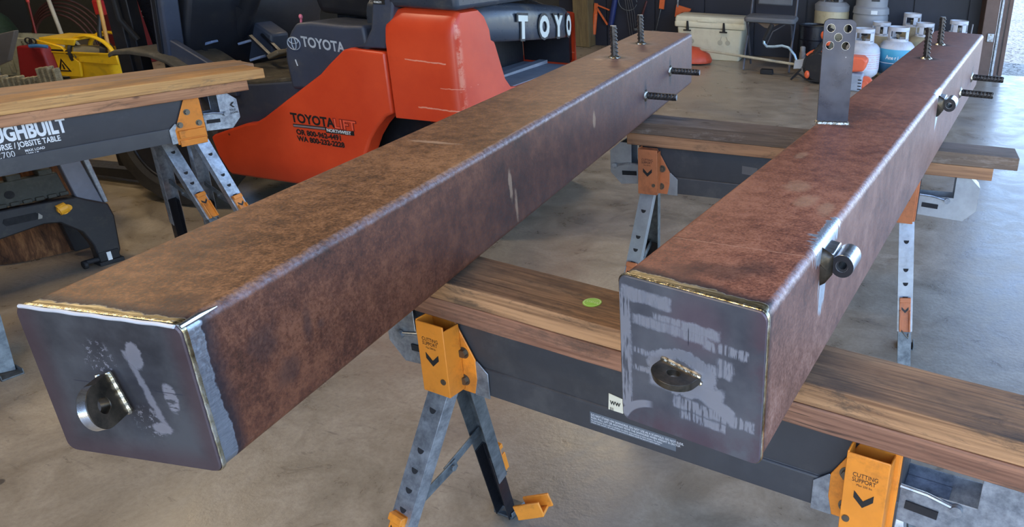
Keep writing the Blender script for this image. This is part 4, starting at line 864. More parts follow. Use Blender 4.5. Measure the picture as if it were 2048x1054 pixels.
wheel(-1.075, -0.01, 0.20, 0.335, 1); wheel(-1.075, 0.98, 1.18, 0.335, 1)
wheel(0.45, 0.07, 0.25, 0.262, 1); wheel(0.45, 0.95, 1.13, 0.262, 1)
MB().box(-0.95, 0.55, 0.25, 0.95, 0.19, 0.60).cyl((-1.075, 0.15, 0.335), (-1.075, 1.05, 0.335), 0.09).build('chassis', FD, FK, bevel=0.01)

# ================================================================== things on the left
def W(name, o, label, cat, group=None): return tag(o, label, cat, group)
# plastic folding sawhorse: local x along its length, y away from the camera
PH = empty('folding_sawhorse', (-3.148, 1.069, 0), ANG_L)
tag(PH, 'black plastic folding sawhorse with a grey metal leg and yellow button, before the log', 'sawhorse')
GS = paint('olive black plastic', c(54, 56, 50), 0.6, 0, 0.12, 10, c(96, 94, 84), 0.35)
MB().prism([(-0.025, 0.90), (0.045-0.10, 0.90), (-0.045, 0.50), (-0.012, 0.30), (0.073, 0.262), (0.052, 0.40), (0.035, 0.50)] if False else [(-0.085, 0.72), (-0.015, 0.72), (0.035, 0.50), (0.080, 0.255), (-0.008, 0.30), (-0.036, 0.50)], (0, 0, 0), X_, Z_, Y_, 0.032).build('upper_leg', paint('grey aluminium', c(124, 126, 136), 0.38, 0.5), PH, bevel=0.004)
MB().prism([(0.012, 0.72), (0.030, 0.72), (0.066, 0.50), (0.094, 0.262), (0.078, 0.262), (0.045, 0.50)], (0, -0.006, 0), X_, Z_, Y_, 0.03).build('leg_edge', M_galv, PH, bevel=0.003)
low = [(-1.0, 0.34), (-0.20, 0.325), (-0.012, 0.315), (0.02, 0.295), (0.088, 0.258), (0.098, 0.2), (0.085, 0.05), (0.07, 0.02), (0.0, 0.03), (-0.005, 0.10), (-0.028, 0.165), (-0.09, 0.225), (-0.14, 0.235), (-0.30, 0.215), (-1.0, 0.20)]
LBd = MB().prism(low, (0, -0.012, 0), X_, Z_, Y_, 0.05).build('lower_frame', M_bplast, PH, bevel=0.006)
MB().prism([(-0.255, 0.292), (-0.262, 0.278), (-0.255, 0.264), (-0.16, 0.262), (-0.145, 0.275), (-0.155, 0.290)], (0, -0.0128, 0), X_, Z_, -Y_, 0.0015).build('grip_slot', M_hole, LBd)
MB().prism([(-0.148, 0.286), (-0.138, 0.272), (-0.142, 0.262), (-0.155, 0.262)], (0, -0.0140, 0), X_, Z_, -Y_, 0.001).build('plaster_splash', paint('pale splash', c(150, 146, 136), 0.7), LBd)
MB().tube([(-0.085, -0.012, 0.277), (-0.055, -0.012, 0.284)], 0.022, 20).cyl((-0.070, -0.010, 0.28), (-0.070, -0.026, 0.28), 0.020, 24).cyl((-0.055, -0.020, 0.284), (-0.055, -0.030, 0.284), 0.013, 20).build('button', paint('yellow button', c(236, 166, 40), 0.4), LBd)
sh = MB().prism([(-1.0, 0.345), (-0.03, 0.33), (-0.045, 0.425), (-1.0, 0.445)], (0, -0.002, 0), X_, Z_, Y_, 0.03)
for k in range(9):
    a = -0.06-k*0.10; sh.box(a-0.045, a, -0.006, 0.03, 0.425+k*0.002, 0.447+k*0.002)
for k in range(24): a = -0.03-k*0.04; sh.box(a-0.03, a, -0.010, 0.0, 0.330+k*0.0004, 0.345+k*0.0004)
SH = sh.build('side_shelf', GS, PH, bevel=0.003)
MB().cyl((-0.211, -0.003, 0.377), (-0.211, -0.0036, 0.377), 0.016, 24).build('peg_hole', M_hole, SH, smooth=False)
MB().box(-0.006, 0.085, -0.02, 0.045, 0.0, 0.018).box(0.0, 0.075, -0.015, 0.04, 0.018, 0.06).cyl((-0.05, 0.0, 0.03), (0.01, 0.0, 0.03), 0.011, 14).cyl((-0.06, -0.005, 0.024), (-0.045, -0.005, 0.024), 0.018, 14).build('foot', M_rubber, PH, bevel=0.003)
MB().box(0.028, 0.044, -0.0165, -0.014, 0.015, 0.055).build('foot_strip', M_white, PH, smooth=False)
MB().prism([(-0.085, 0.72), (-0.035, 0.72), (0.01, 0.28), (0.06, 0.02), (0.0, 0.02), (-0.03, 0.3)], (0, 0.19, 0), X_, Z_, Y_, 0.04).build('rear_leg', M_bplast, PH, bevel=0.004)
MB().box(-1.0, -0.02, 0.0, 0.23, 0.70, 0.735).build('top_rail', M_bplast, PH, bevel=0.006)
# log round
g = G('log bark and wood'); x, y, z = g.xyz()
M_log = g.out(g.ramp(g.noise(3, 7, 0.75, g.vec((7, 7, 1.1)), 0.5), (0.32, c(38, 24, 16)), (0.5, c(104, 66, 40)), (0.66, c(168, 118, 76))), 0.85, 0, g.noise(5, 6, 0.7, g.vec((9, 9, 1.2))), 0.8, 0.02)
m = MB(); rings = []
for z_, rr in ((0, 0.285), (0.05, 0.30), (0.2, 0.295), (0.40, 0.29), (0.505, 0.28), (0.51, 0.27)):
    rings.append([(rr*(1+0.03*math.sin(3*a*math.pi/24)+0.02*math.sin(7*a*math.pi/24+z_))*math.cos(a*math.pi/24), rr*(1+0.03*math.sin(3*a*math.pi/24))*math.sin(a*math.pi/24), z_) for a in range(48)])
LG = m.loft(rings).build('log_round', M_log); LG.location = (-3.70, 1.10, 0); tag(LG, 'cut log round standing on the floor behind the black plastic sawhorse', 'log')

# mop bucket
MY = paint('yellow plastic', c(238, 190, 28), 0.42, 0, 0.05, 8, c(150, 110, 40), 0.4)
MBk = empty('mop_bucket', (-6.86, 3.40, 0), R(20)); tag(MBk, 'yellow mop bucket with a grey wringer roller and caution triangle', 'mop bucket')
def rr_ring(hx, hy, z_, r, ox=0, oy=0, dz=None): return [(a+ox, b+oy, z_+(dz(a) if dz else 0)) for a, b in rrect(-hx, hx, -hy, hy, r, 4)]
MB().loft([rr_ring(0.20, 0.12, 0.04, 0.05), rr_ring(0.235, 0.145, 0.2, 0.05), rr_ring(0.27, 0.17, 0.285, 0.05), rr_ring(0.285, 0.185, 0.29, 0.05), rr_ring(0.285, 0.185, 0.30, 0.05), rr_ring(0.262, 0.162, 0.30, 0.05), rr_ring(0.20, 0.12, 0.07, 0.05)]).build('bucket_body', MY, MBk)
MB().prism([(-0.27, 0.0), (-0.04, 0.0), (-0.02, 0.12), (-0.08, 0.17), (-0.14, 0.24), (-0.33, 0.285), (-0.345, 0.265), (-0.30, 0.235)], (0, -0.175, 0.10), X_, Z_, Y_, 0.025).prism([(-0.02, 0.14), (0.30, 0.13), (0.30, 0.22), (-0.02, 0.19)], (0, -0.18, 0.08), X_, Z_, Y_, 0.02).build('front_wall', MY, MBk, bevel=0.006)
for yy in (-0.10, 0.13):
    MB().tube([(-0.16+0.19*(1-math.cos(math.pi*k/14)), yy, 0.27+0.15*math.sin(math.pi*k/14)) for k in range(15)], 0.022, 10, flat=0.6).build('wringer_frame', MY, MBk)
MB().box(-0.32, -0.02, -0.15, 0.15, 0.385, 0.40).prism([(-0.32, 0.0), (-0.02, 0.0), (-0.05, -0.05), (-0.30, -0.04)], (0, -0.155, 0.395), X_, Z_, Y_, 0.02).build('top_shelf', MY, MBk, bevel=0.006)
MB().cyl((-0.07, -0.11, 0.28), (0.13, -0.05, 0.28), 0.062, 24).build('wringer_roller', paint('grey roller', c(120, 112, 88), 0.6), MBk)
MB().pipe((0.11, -0.055, 0.28), (0.15, -0.043, 0.28), 0.085, 0.06, 24).pipe((-0.10, -0.12, 0.28), (-0.08, -0.114, 0.28), 0.08, 0.058, 24).build('roller_end', M_bplast, MBk)
MB().tube([(0.03, 0.02, 0.34), (0.02, 0.06, 0.45), (0.03, 0.10, 0.58), (0.03, 0.12, 0.80)], 0.016, 10).build('wringer_handle', M_bplast, MBk)
MB().box(0.0, 0.065, 0.08, 0.14, 0.56, 0.68).build('handle_grip', paint('red grip', c(176, 40, 40), 0.4), MBk, bevel=0.012)
tr = MB(); T3 = [(-0.21, 0.14), (-0.105, 0.14), (-0.165, 0.245)]; T4 = [(-0.192, 0.150), (-0.125, 0.150), (-0.163, 0.222)]
for i in range(3):
    j = (i+1) % 3; tr.prism([T3[i], T3[j], T4[j], T4[i]], (0, -0.1765, 0), X_, Z_, -Y_, 0.001)
tr.prism([(-0.166, 0.158), (-0.150, 0.158), (-0.160, 0.200), (-0.170, 0.196)], (0, -0.1765, 0), X_, Z_, -Y_, 0.001).build('caution_triangle', M_black, MBk, smooth=False)
MB().box(-0.235, -0.125, -0.177, -0.175, 0.285, 0.315).cyl((-0.095, -0.175, 0.295), (-0.095, -0.178, 0.295), 0.018).build('maker_badge', M_black, MBk, smooth=False)
for xx in (-0.15, 0.15):
    for yy in (-0.09, 0.09): MB().cyl((xx, yy-0.012, 0.03), (xx, yy+0.012, 0.03), 0.03, 18).build('caster', M_rubber, MBk)
def stick(name, p, q, r, mat, label, cat, extra=None):
    o = MB().tube([p, ((Vector(p)+Vector(q))/2), q], r, 12).build(name, mat); tag(o, label, cat); return o
bh = stick('broom_handle', (-6.66, 3.37, 0.19), (-6.97, 3.62, 1.30), 0.014, paint('pale wooden handle', c(196, 152, 84), 0.5, 0, 0.12, 4), 'wooden mop handle standing in the yellow bucket, leaning against the red board', 'mop')
stick('pole', (-7.70, 3.66, 0.0), (-8.46, 3.97, 1.3), 0.016, paint('pale grey pole', c(178, 172, 156), 0.5), 'pale grey pole leaning behind the white crate, left of the yellow bucket', 'pole')
sr = stick('brush_handle', (-7.93, 3.55, 0.0), (-8.12, 3.68, 0.60), 0.008, paint('dark red handle', c(120, 34, 34), 0.5), 'thin dark red handle with a brighter tip beside the pale grey pole', 'handle')
MB().ball((-8.113, 3.675, 0.58), 0.013, 0.013, 0.03).build('handle_tip', paint('red tip', c(200, 60, 54), 0.4), sr)
RBx = MB().loft([[(-7.22, 2.98, 0.0), (-6.95, 3.08, 0.0), (-6.96, 3.16, 0.0), (-7.24, 3.14, 0.0)], [(-7.19, 3.02, 0.34), (-7.00, 3.09, 0.34), (-7.01, 3.17, 0.34), (-7.21, 3.15, 0.34)]]).build('fuel_can', paint('dark red plastic', c(138, 30, 32), 0.45, 0, 0.08, 5), bevel=0.014)
tag(RBx, 'dark red box standing between the white crate and the yellow bucket', 'box')
# white laundry-like crate of papers
CR = empty('crate', (-7.66, 3.38, 0), R(24)); tag(CR, 'off-white plastic crate stained grey, behind the stacked slats', 'crate')
CM = paint('stained off-white plastic', c(164, 160, 132), 0.6, 0, 0.14, 7, c(90, 84, 66), 0.7)
m = MB().loft([rr_ring(0.28, 0.11, 0.02, 0.05), rr_ring(0.33, 0.13, 0.26, 0.06), rr_ring(0.28, 0.14, 0.335, 0.08), rr_ring(0.28, 0.13, 0.345, 0.08), rr_ring(0.30, 0.11, 0.27, 0.05), rr_ring(0.25, 0.09, 0.05, 0.05)])
m.build('crate_body', CM, CR)
for k in range(5): MB().box(-0.26+k*0.12, -0.22+k*0.12, -0.136, -0.126, 0.05, 0.25).build('moulded_rib', CM, CR, bevel=0.005)
lettering([('5 YEARS', 0.045, 0.02, 0.285, 0.001, 1)], (0, -0.141, 0), X_, Z_, paint('grey brown print', c(96, 88, 66), 0.6), CR)
SLM = m_wood('weathered slats', c(176, 166, 136), c(112, 104, 82), c(84, 76, 62), 0.5, 1, 9)
for k in range(15):
    p = Vector((-5.30+k*0.027, 1.86+k*0.013, 0.0)); h_ = 0.455+0.006*math.sin(k*2.1)+(0.06 if k > 10 else 0.0)
    s_ = MB().hexa([p+Vector(v_) for v_ in ((0, 0, 0), (0.019, 0, 0), (0.019-0.03, 0.05, 0), (-0.03, 0.05, 0), (-0.055, 0.02, h_), (-0.036, 0.02, h_), (-0.066, 0.07, h_), (-0.085, 0.07, h_))]).build('wooden_slat', SLM, bevel=0.002)
    tag(s_, 'weathered upright wooden slat in the row leaning behind the left planks', 'slat', 'upright wooden slats behind the left planks')
gp = MB().prism([(-0.3, -0.25), (0.0, -0.12), (0.09, 0.05), (0.10, 0.08), (-0.1, 0.03), (-0.3, -0.01)], (-5.93, 2.33, 0.55), Vector((0.9, 0.43, 0)).normalized(), Z_, Vector((-0.43, 0.9, 0)), 0.04).prism([(-0.3, -0.55), (-0.1, -0.55), (-0.1, -0.1), (-0.3, -0.1)], (-5.93, 2.33, 0.55), Vector((0.9, 0.43, 0)).normalized(), Z_, Vector((-0.43, 0.9, 0)), 0.04).build('grey_board', paint('dull grey board', c(92, 86, 80), 0.7, 0, 0.12, 4), bevel=0.006)
tag(gp, 'dull grey pointed panel at the left edge beyond the planks', 'panel')
# red boards, dark cabinet, hose coil
rb_ = MB().prism([(-0.115, 0), (0.135, 0), (0.075, 0.585), (-0.10, 0.6)], (-7.70, 4.10, 0.0), Vector((0.93, 0.36, 0)).normalized(), Z_, Vector((-0.36, 0.93, 0)), 0.25).build('red_cabinet', paint('deep red panel', c(98, 22, 24), 0.5, 0, 0.1, 4), bevel=0.01)
tag(rb_, 'deep red narrow cabinet behind the wooden mop handle', 'cabinet')
rc_ = MB().prism([(-0.10, 0.60), (0.075, 0.585), (0.0, 1.3), (-0.1, 1.3)], (-7.70, 4.10, 0.0), Vector((0.93, 0.36, 0)).normalized(), Z_, Vector((-0.36, 0.93, 0)), 0.22).build('cabinet_top', paint('tan top', c(120, 96, 76), 0.6), rb_, bevel=0.006)
DC = MB().prism([(-0.18, 0), (0.30, 0), (0.30, 1.5), (-0.22, 1.5)], (-7.86, 4.45, 0.0), Vector((0.93, 0.36, 0)).normalized(), Z_, Vector((-0.36, 0.93, 0)), 0.3).build('black_cabinet', paint('black cabinet', c(22, 24, 32), 0.3, 0, 0.1, 5), bevel=0.01)
tag(DC, 'tall black cabinet with torn white lettering, left of the forklift mast', 'cabinet')
DV = Vector((0.93, 0.36, 0)).normalized()
lettering([('fuk', 0.085, -0.10, 0.385, 0.004, 0.7)][:0]+[('LUK', 0.075, -0.085, 0.40, 0.004, 0.7), ('Hi', 0.085, -0.10, 0.50, 0.003, 0.8)], Vector((-7.86, 4.45, 0)), DV, Z_, M_white, DC)
cable = MB().tube([(-7.64, 4.50, 0.66), (-7.60, 4.50, 0.52), (-7.56, 4.50, 0.42), (-7.54, 4.50, 0.36)], 0.008, 8).build('white_strap', M_white, DC)
hs = MB()
for k in range(5):
    r0 = 0.30+0.03*k; hs.tube([(-8.22+0.9*r0*math.cos(a*math.pi/20)*0.93, 3.92+0.9*r0*math.cos(a*math.pi/20)*0.36+k*0.02, 0.12+r0*math.sin(a*math.pi/20)*1.05) for a in range(0, 21)], 0.010, 8)
ho = hs.build('hose_coil', paint('brown hose', c(72, 40, 34), 0.6)); tag(ho, 'coil of dark brown hose arching behind the white crate', 'hose')
gr_ = MB().ball((-8.50, 3.50, 0.18), 0.26, 0.2, 0.26, 14).build('green_bag', paint('dark green cloth', c(24, 44, 22), 0.8, 0, 0.25, 6)); gr_.location.z = 0.08; tag(gr_, 'dark green bag slumped at the far left behind the grey panel', 'bag')
gb = MB().prism([(-0.55, 0.0), (0.30, 0.0), (0.30, 1.3), (-0.55, 1.3)], (-9.55, 4.85, 0.0), DV, Z_, Vector((-0.36, 0.93, 0)), 0.04).build('leaning_board', paint('grey olive board', c(66, 62, 50), 0.75, 0, 0.12, 3), bevel=0.004)
tag(gb, 'large grey olive board leaning on the dim wall behind the mop bucket', 'board')
bk_ = MB().prism([(-0.16, 0.30), (0.14, 0.30), (0.13, 0.36), (-0.16, 0.37)], (-6.80, 3.2, 0), X_, Z_, Y_, 0.02)
bs2 = MB().tube([(-7.06, 3.05, 0.345), (-6.98, 3.06, 0.355), (-6.93, 3.10, 0.348)], 0.014, 8).build('blue_rag', paint('blue rag', c(60, 120, 180), 0.6)); tag(bs2, 'small blue rag on the red box beside the bucket', 'rag')
bk_.bm.free()
gl = MB()
for dx in (0, 0.055): gl.pipe((-7.15+dx, 3.10, 0.375), (-7.15+dx+0.006, 3.09, 0.375), 0.026, 0.019, 20)
glo = gl.build('goggles', M_bplast); tag(glo, 'black rimmed goggles lying on the red box', 'goggles')

# ================================================================== things by the back wall
def wl(x, y): return Vector((x, y, 0))
CL = empty('cooler', (-3.59, 7.582, 0), math.atan(0.21)); tag(CL, 'large cream hard cooler chest with black latches against the navy wall', 'cooler')
CRm = paint('cream plastic', c(216, 210, 184), 0.45, 0, 0.05, 5, c(170, 156, 124), 0.3)
MB().loft([[(a, b, 0.0) for a, b in rrect(0.06, 0.76, 0.03, 0.38, 0.03, 3)], [(a, b, 0.02) for a, b in rrect(0.055, 0.77, 0.025, 0.385, 0.03, 3)], [(a, b, 0.355) for a, b in rrect(0.03, 0.80, 0.0, 0.40, 0.03, 3)]]).build('cooler_body', CRm, CL, bevel=0.006, ang=40)
MB().loft([[(a, b, z_) for a, b in rrect(0.0+i, 0.83-i, -0.015+i, 0.42-i, 0.03, 3)] for i, z_ in ((0.004, 0.36), (0, 0.37), (0.0, 0.41), (0.008, 0.425), (0.004, 0.435), (0.012, 0.475), (0.03, 0.485))]).build('lid', CRm, CL, bevel=0.003, ang=40)
MB().box(0.27, 0.50, -0.021, -0.008, 0.425, 0.445).build('lid_grip', CRm, CL, bevel=0.004)
for a in (0.155, 0.58):
    MB().prism([(-0.012, 0.32), (0.012, 0.32), (0.022, 0.34), (0.014, 0.43), (-0.006, 0.43)], (a, -0.02, 0), X_, Z_, -Y_, 0.014).box(a-0.045, a+0.045, -0.03, -0.012, 0.318, 0.332).build('latch', M_rubber, CL, bevel=0.003)
    for q in (-0.04, 0.05): MB().cyl((a+q, 0.008, 0.205), (a+q, 0.004, 0.205), 0.028, 20).prism([(q+a-0.006, 0.22), (q+a+0.006, 0.22), (a+q*0.4+0.006, 0.30), (a+q*0.4-0.006, 0.30)], (0, 0.006, 0), X_, Z_, Y_, 0.003).build('moulded_pad', paint('greyed cream plastic', c(176, 172, 152), 0.5), CL)
# folding chair
CH = empty('folding_chair', (-2.62, 7.262, 0), math.atan(0.21)); tag(CH, 'grey folding chair with padded seat between the cooler and the black drum', 'chair')
CF = paint('grey chair vinyl', c(96, 98, 102), 0.6, 0, 0.08, 6); CT = paint('grey tube', c(96, 98, 106), 0.4, 0.4)
MB().loft([[(a, b, z_) for a, b in rrect(0.0+i, 0.56-i, 0.0+i, 0.42-i, 0.05, 4)] for i, z_ in ((0.02, 0.505), (0.004, 0.515), (0.0, 0.54), (0.012, 0.56), (0.05, 0.57))]).build('seat', CF, CH)
MB().prism([(0.09, 0.66), (0.48, 0.66), (0.47, 0.96), (0.11, 0.96)], (0, 0.42, 0), X_, Z_, Y_, 0.03).build('backrest', CF, CH, bevel=0.015)
for a in (0.03, 0.53):
    MB().tube([(a, 0.46, 0.98), (a, 0.44, 0.70), (a, 0.30, 0.48), (a, 0.02, 0.20), (a, -0.05, 0.012)], 0.012, 10).build('leg', CT, CH)
    MB().tube([(a*0.96+0.01, 0.03, 0.50), (a*0.96+0.01, 0.22, 0.30), (a*0.96+0.01, 0.42, 0.012)], 0.012, 10).build('leg', CT, CH)
MB().prism([(0.10, 0.52), (0.42, 0.52), (0.28, 0.44), (0.22, 0.45)], (0, 0.1, 0), X_, Z_, Y_, 0.16).build('seat_brace', paint('tan brace', c(120, 98, 78), 0.6), CH, bevel=0.004)
MB().tube([(0.45, 0.05, 0.50), (0.32, 0.05, 0.42), (0.27, 0.05, 0.30), (0.25, 0.05, 0.25)], 0.006, 8).build('brace_rod', CT, CH)
# black drum
DR = empty('drum', (-2.0, 7.90, 0)); tag(DR, 'black steel drum between the chair legs and the propane cylinders', 'drum')
DB = paint('black enamel', c(22, 25, 36), 0.32, 0.1, 0.1, 5)
MB().lathe([(0.165, 0), (0.178, 0.01), (0.175, 0.02), (0.175, 0.15), (0.18, 0.155), (0.175, 0.16), (0.175, 0.31), (0.18, 0.315), (0.175, 0.32), (0.175, 0.455), (0.183, 0.46), (0.183, 0.47), (0.172, 0.47), (0.17, 0.455)], n=40).build('drum_body', DB, DR)
cn = MB().lathe([(0.035, 0), (0.035, 0.2), (0.03, 0.205), (0.03, 0.26), (0.02, 0.27)], (0, 0, 0), 20).build('spray_can', paint('grey brown can', c(150, 146, 140), 0.5, 0, 0.2, 20, c(90, 60, 50), 0.8)); cn.location = (-2.02, 7.56, 0); tag(cn, 'slim grey can standing before the black drum', 'can')
# propane cylinders
def cylinder(loc, r, h, body, collar_mat, label, group=None, sleeve=None, ring_h=0.13, neck=0.10, rot=0, cat='gas cylinder'):
    t = empty('gas_cylinder', loc, rot); tag(t, label, cat, group)
    MB().lathe([(r*0.62, 0.0), (r*0.66, 0.0), (r*0.66, 0.035), (r*0.8, 0.05), (r*0.95, 0.08), (r, 0.12), (r, h*0.45), (r*1.012, h*0.455), (r*1.012, h*0.47), (r, h*0.475), (r, h-0.10), (r*0.96, h-0.06), (r*0.8, h-0.025), (r*0.5, h-0.005), (r*0.15, h)], n=36).build('tank', body, t)
    # collar with hand openings: ring made of posts and rims
    rc = r*0.56; m_ = MB(); n = 36
    def seg(a0, a1, z0, z1):
        k0, k1 = int(a0/360*n), int(a1/360*n)
        m_.loft([[(rr*math.cos(2*math.pi*k/n), rr*math.sin(2*math.pi*k/n), zz) for rr, zz in ((rc, z0), (rc+0.006, z0), (rc+0.006, z1), (rc, z1))] for k in range(k0, k1+1)])
    seg(0, 360, h+ring_h-0.04, h+ring_h)
    seg(0, 360, h-0.035, h+0.015)
    for a0 in (200, 320, 20, 100, 150): seg(a0, a0+30, h, h+ring_h-0.03)
    m_.build('collar', collar_mat, t)
    MB().cyl((0, 0, h-0.01), (0, 0, h+0.05), 0.016, 14).cyl((0, 0, h+0.045), (0, -0.06, h+0.045), 0.018, 14).build('valve', M_bolt, t)
    MB().pipe((0, 0, h+0.06), (0, 0, h+0.075), 0.032, 0.012, 16).build('valve_wheel', M_rubber, t)
    if sleeve:
        sm, z0, z1 = sleeve
        MB().loft([[(r*1.008*math.cos(2*math.pi*k/36), r*1.008*math.sin(2*math.pi*k/36), zz) for k in range(36)] for zz in (z0, z1)], cap=False).build('sleeve', sm, t)
    return t
PW = paint('white tank paint', c(204, 206, 212), 0.4, 0, 0.08, 5, c(170, 150, 120), 0.45)
PB = paint('beige tank paint', c(190, 176, 142), 0.45, 0, 0.1, 6, c(140, 116, 80), 0.5)
PG = paint('grey tank paint', c(146, 148, 152), 0.42, 0, 0.06, 5)
PT = paint('grimy tank paint', c(172, 158, 126), 0.5, 0, 0.12, 7, c(130, 108, 72), 0.5)
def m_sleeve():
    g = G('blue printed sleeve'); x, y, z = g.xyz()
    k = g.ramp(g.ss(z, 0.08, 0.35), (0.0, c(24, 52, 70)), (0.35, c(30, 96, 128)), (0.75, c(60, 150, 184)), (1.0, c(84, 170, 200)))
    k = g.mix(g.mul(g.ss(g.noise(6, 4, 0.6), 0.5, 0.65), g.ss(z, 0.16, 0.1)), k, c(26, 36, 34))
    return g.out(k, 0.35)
def m_label():
    g = G('pale printed label'); x, y, z = g.xyz()
    ln = g.mul(g.ss(g.wave(14, 0.2, g.vec((0.01, 0.01, 1)), 'Z', 0), 0.5, 0.7), g.ss(g.noise(30, 3, 0.7), 0.4, 0.5))
    return g.out(g.mix(g.mul(ln, 0.5), c(214, 214, 222), c(206, 120, 112)), 0.4)
WT = cylinder((-1.325, 7.42, 0), 0.182, 0.40, PW, PW, 'white propane cylinder with a faded printed label, nearest the upright drilled bar', sleeve=(m_label(), 0.13, 0.30))
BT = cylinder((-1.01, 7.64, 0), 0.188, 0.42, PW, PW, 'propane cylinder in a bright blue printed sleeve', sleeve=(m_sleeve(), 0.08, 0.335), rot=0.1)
for ch_, a in zip('Amerigas', range(8)):
    th = R(-110-10+a*9.6+6); p = Vector((0.1905*math.cos(th), 0.1905*math.sin(th), 0.235)); tdir = Vector((-math.sin(th), math.cos(th), 0))
    lettering([(ch_, 0.060 if a == 0 else 0.052, -0.016, 0, 0.001, 0.85)], p, tdir, Z_, M_white, BT)
for (x_, y_), lb in (((-1.26, 7.97), 'grimy propane cylinder behind, between the white and blue ones'), ((-1.0, 8.37), 'grimy propane cylinder at the back wall, directly behind the blue sleeved one'), ((-0.80, 8.04), 'grimy propane cylinder behind the front upright rebar stud of the right beam'), ((-0.46, 8.16), 'rightmost propane cylinder, near the brown door frame')):
    hh = {(-1.26, 7.97): 0.42, (-1.0, 8.37): 0.50, (-0.80, 8.04): 0.44, (-0.46, 8.16): 0.48}[(x_, y_)]
    cylinder((x_, y_, 0), 0.165, hh, PT, PW, lb, rot=x_*3)
T1_ = cylinder((-1.92, 8.30, 0), 0.20, 0.68, PB, PG, 'tall beige gas cylinder with a grey shoulder ring, behind the upright drilled bar', ring_h=0.18)
MB().lathe([(0.196, 0.60), (0.201, 0.60), (0.204, 0.66), (0.16, 0.70), (0.15, 0.70)], n=36).build('shoulder_band', PG, T1_)
T2_ = cylinder((-1.47, 8.33, 0), 0.20, 0.66, PG, PG, 'tall grey gas cylinder with a black and yellow warning sticker', ring_h=0.30)
MB().lathe([(0.205, 0.60), (0.208, 0.60), (0.20, 0.66), (0.18, 0.68), (0.18, 1.02), (0.172, 1.02), (0.172, 0.68)], n=36).build('guard_shroud', PG, T2_)
ws = MB().loft([[(0.183*math.cos(R(a)), 0.183*math.sin(R(a)), z_) for a in (-80, -70, -60, -50)] for z_ in (0.74, 0.90)], closed=False, cap=False).build('warning_sticker', paint('black sticker', c(30, 30, 30), 0.5), T2_)
MB().ball((0.075, -0.168, 0.79), 0.018, 0.006, 0.03).build('sticker_flame', paint('yellow print', c(206, 160, 50), 0.5), ws)
MB().loft([[(0.2085*math.cos(R(a)), 0.2085*math.sin(R(a)), z_) for a in (-78, -68, -58)] for z_ in (0.605, 0.645)], closed=False, cap=False).build('plate_label', M_white, T2_)
rd = MB().tube([(-0.32, 7.95, 0.0), (-0.30, 7.97, 0.60)], 0.008, 8).build('thin_rod', paint('grey rod', c(130, 130, 134), 0.4, 0.4)); tag(rd, 'thin grey rod standing left of the brown door frame', 'rod')
# string trimmer lying on the floor
ST = empty('string_trimmer', (-2.40, 7.15, 0), 0); tag(ST, 'string trimmer lying on the floor, long pale shaft and bent blue-white handlebar', 'string trimmer')
def L2(p): return Vector(p)-Vector((-2.40, 7.15, 0))
MB().tube([L2((-3.40, 7.42, 0.16)), L2((-2.6, 7.22, 0.155)), L2((-1.50, 6.94, 0.15))], 0.0145, 12).build('shaft', paint('cream shaft', c(206, 200, 178), 0.35, 0.2), ST)
gm = MB(); gm.loft([[L2((-3.24+a*0.26*math.cos(b*math.pi/8)-0.05, 7.36+a*0.20*math.sin(b*math.pi/8), 0.02+z_)) for b in range(16)] for a, z_ in ((1.0, 0), (1.02, 0.03), (0.9, 0.09), (0.5, 0.15), (0.15, 0.165))])
gm.build('cutter_guard', paint('orange red guard', c(196, 78, 50), 0.5, 0, 0.1, 6), ST, bevel=0.004)
MB().cyl(L2((-3.28, 7.36, 0.0)), L2((-3.28, 7.36, 0.06)), 0.14, 24).build('cutter_head', M_rubber, ST)
hb = MB().tube([L2(q) for q in ((-1.90, 6.98, 0.19), (-1.93, 6.97, 0.26), (-2.0, 6.98, 0.325), (-2.08, 7.0, 0.335), (-2.18, 7.02, 0.315), (-2.25, 7.02, 0.31), (-2.285, 7.02, 0.34), (-2.285, 7.02, 0.39))], 0.0135, 12).build('handlebar', paint('pale blue tube', c(176, 204, 224), 0.3, 0.4), ST)
MB().tube([L2((-2.285, 7.02, 0.37)), L2((-2.255, 7.02, 0.43)), L2((-2.205, 7.02, 0.535))], [0.021, 0.026, 0.023], 14).build('grip', M_bplast, hb)
MB().loft([[L2((x_, 6.95+q, z_)) for x_, z_ in ((-1.92, 0.21), (-1.78, 0.24), (-1.79, 0.21), (-1.85, 0.13), (-1.93, 0.12))] for q in (0, 0.05)]).build('clamp_block', paint('pale grey clamp', c(176, 178, 180), 0.4), ST, bevel=0.006)
mt = MB().loft([[L2((-1.66+a*0.17*math.cos(b*math.pi/10), 6.98+y_, 0.17+a*0.17*math.sin(b*math.pi/10))) for b in range(20)] for a, y_ in ((0.8, -0.08), (1.0, -0.04), (1.0, 0.05), (0.85, 0.10))]).build('motor_housing', M_bplast, ST, bevel=0.006)
MB().tube([L2((-1.66+0.165*math.cos(R(a)), 6.925, 0.17+0.165*math.sin(R(a)))) for a in range(20, 150, 10)], 0.012, 8).build('motor_trim', paint('bright orange plastic', c(236, 104, 60), 0.4), mt)
MB().tube([L2((-1.70, 6.93, 0.30)), L2((-1.60, 6.93, 0.42)), L2((-1.55, 6.93, 0.55))], 0.035, 12).build('rear_grip', M_bplast, mt)
for q in ((-1.62, 0.49), (-1.57, 0.43), (-1.76, 0.09)): MB().ball(L2((q[0], 6.89, q[1])), 0.028, 0.02, 0.04).build('orange_control', bpy.data.materials['bright orange plastic'], mt)
MB().tube([L2(q) for q in ((-1.84, 6.93, 0.13), (-1.93, 6.90, 0.02), (-1.86, 6.90, 0.09), (-1.74, 6.90, 0.03), (-1.5, 6.90, 0.03))], 0.01, 8).build('strap', M_rubber, ST)
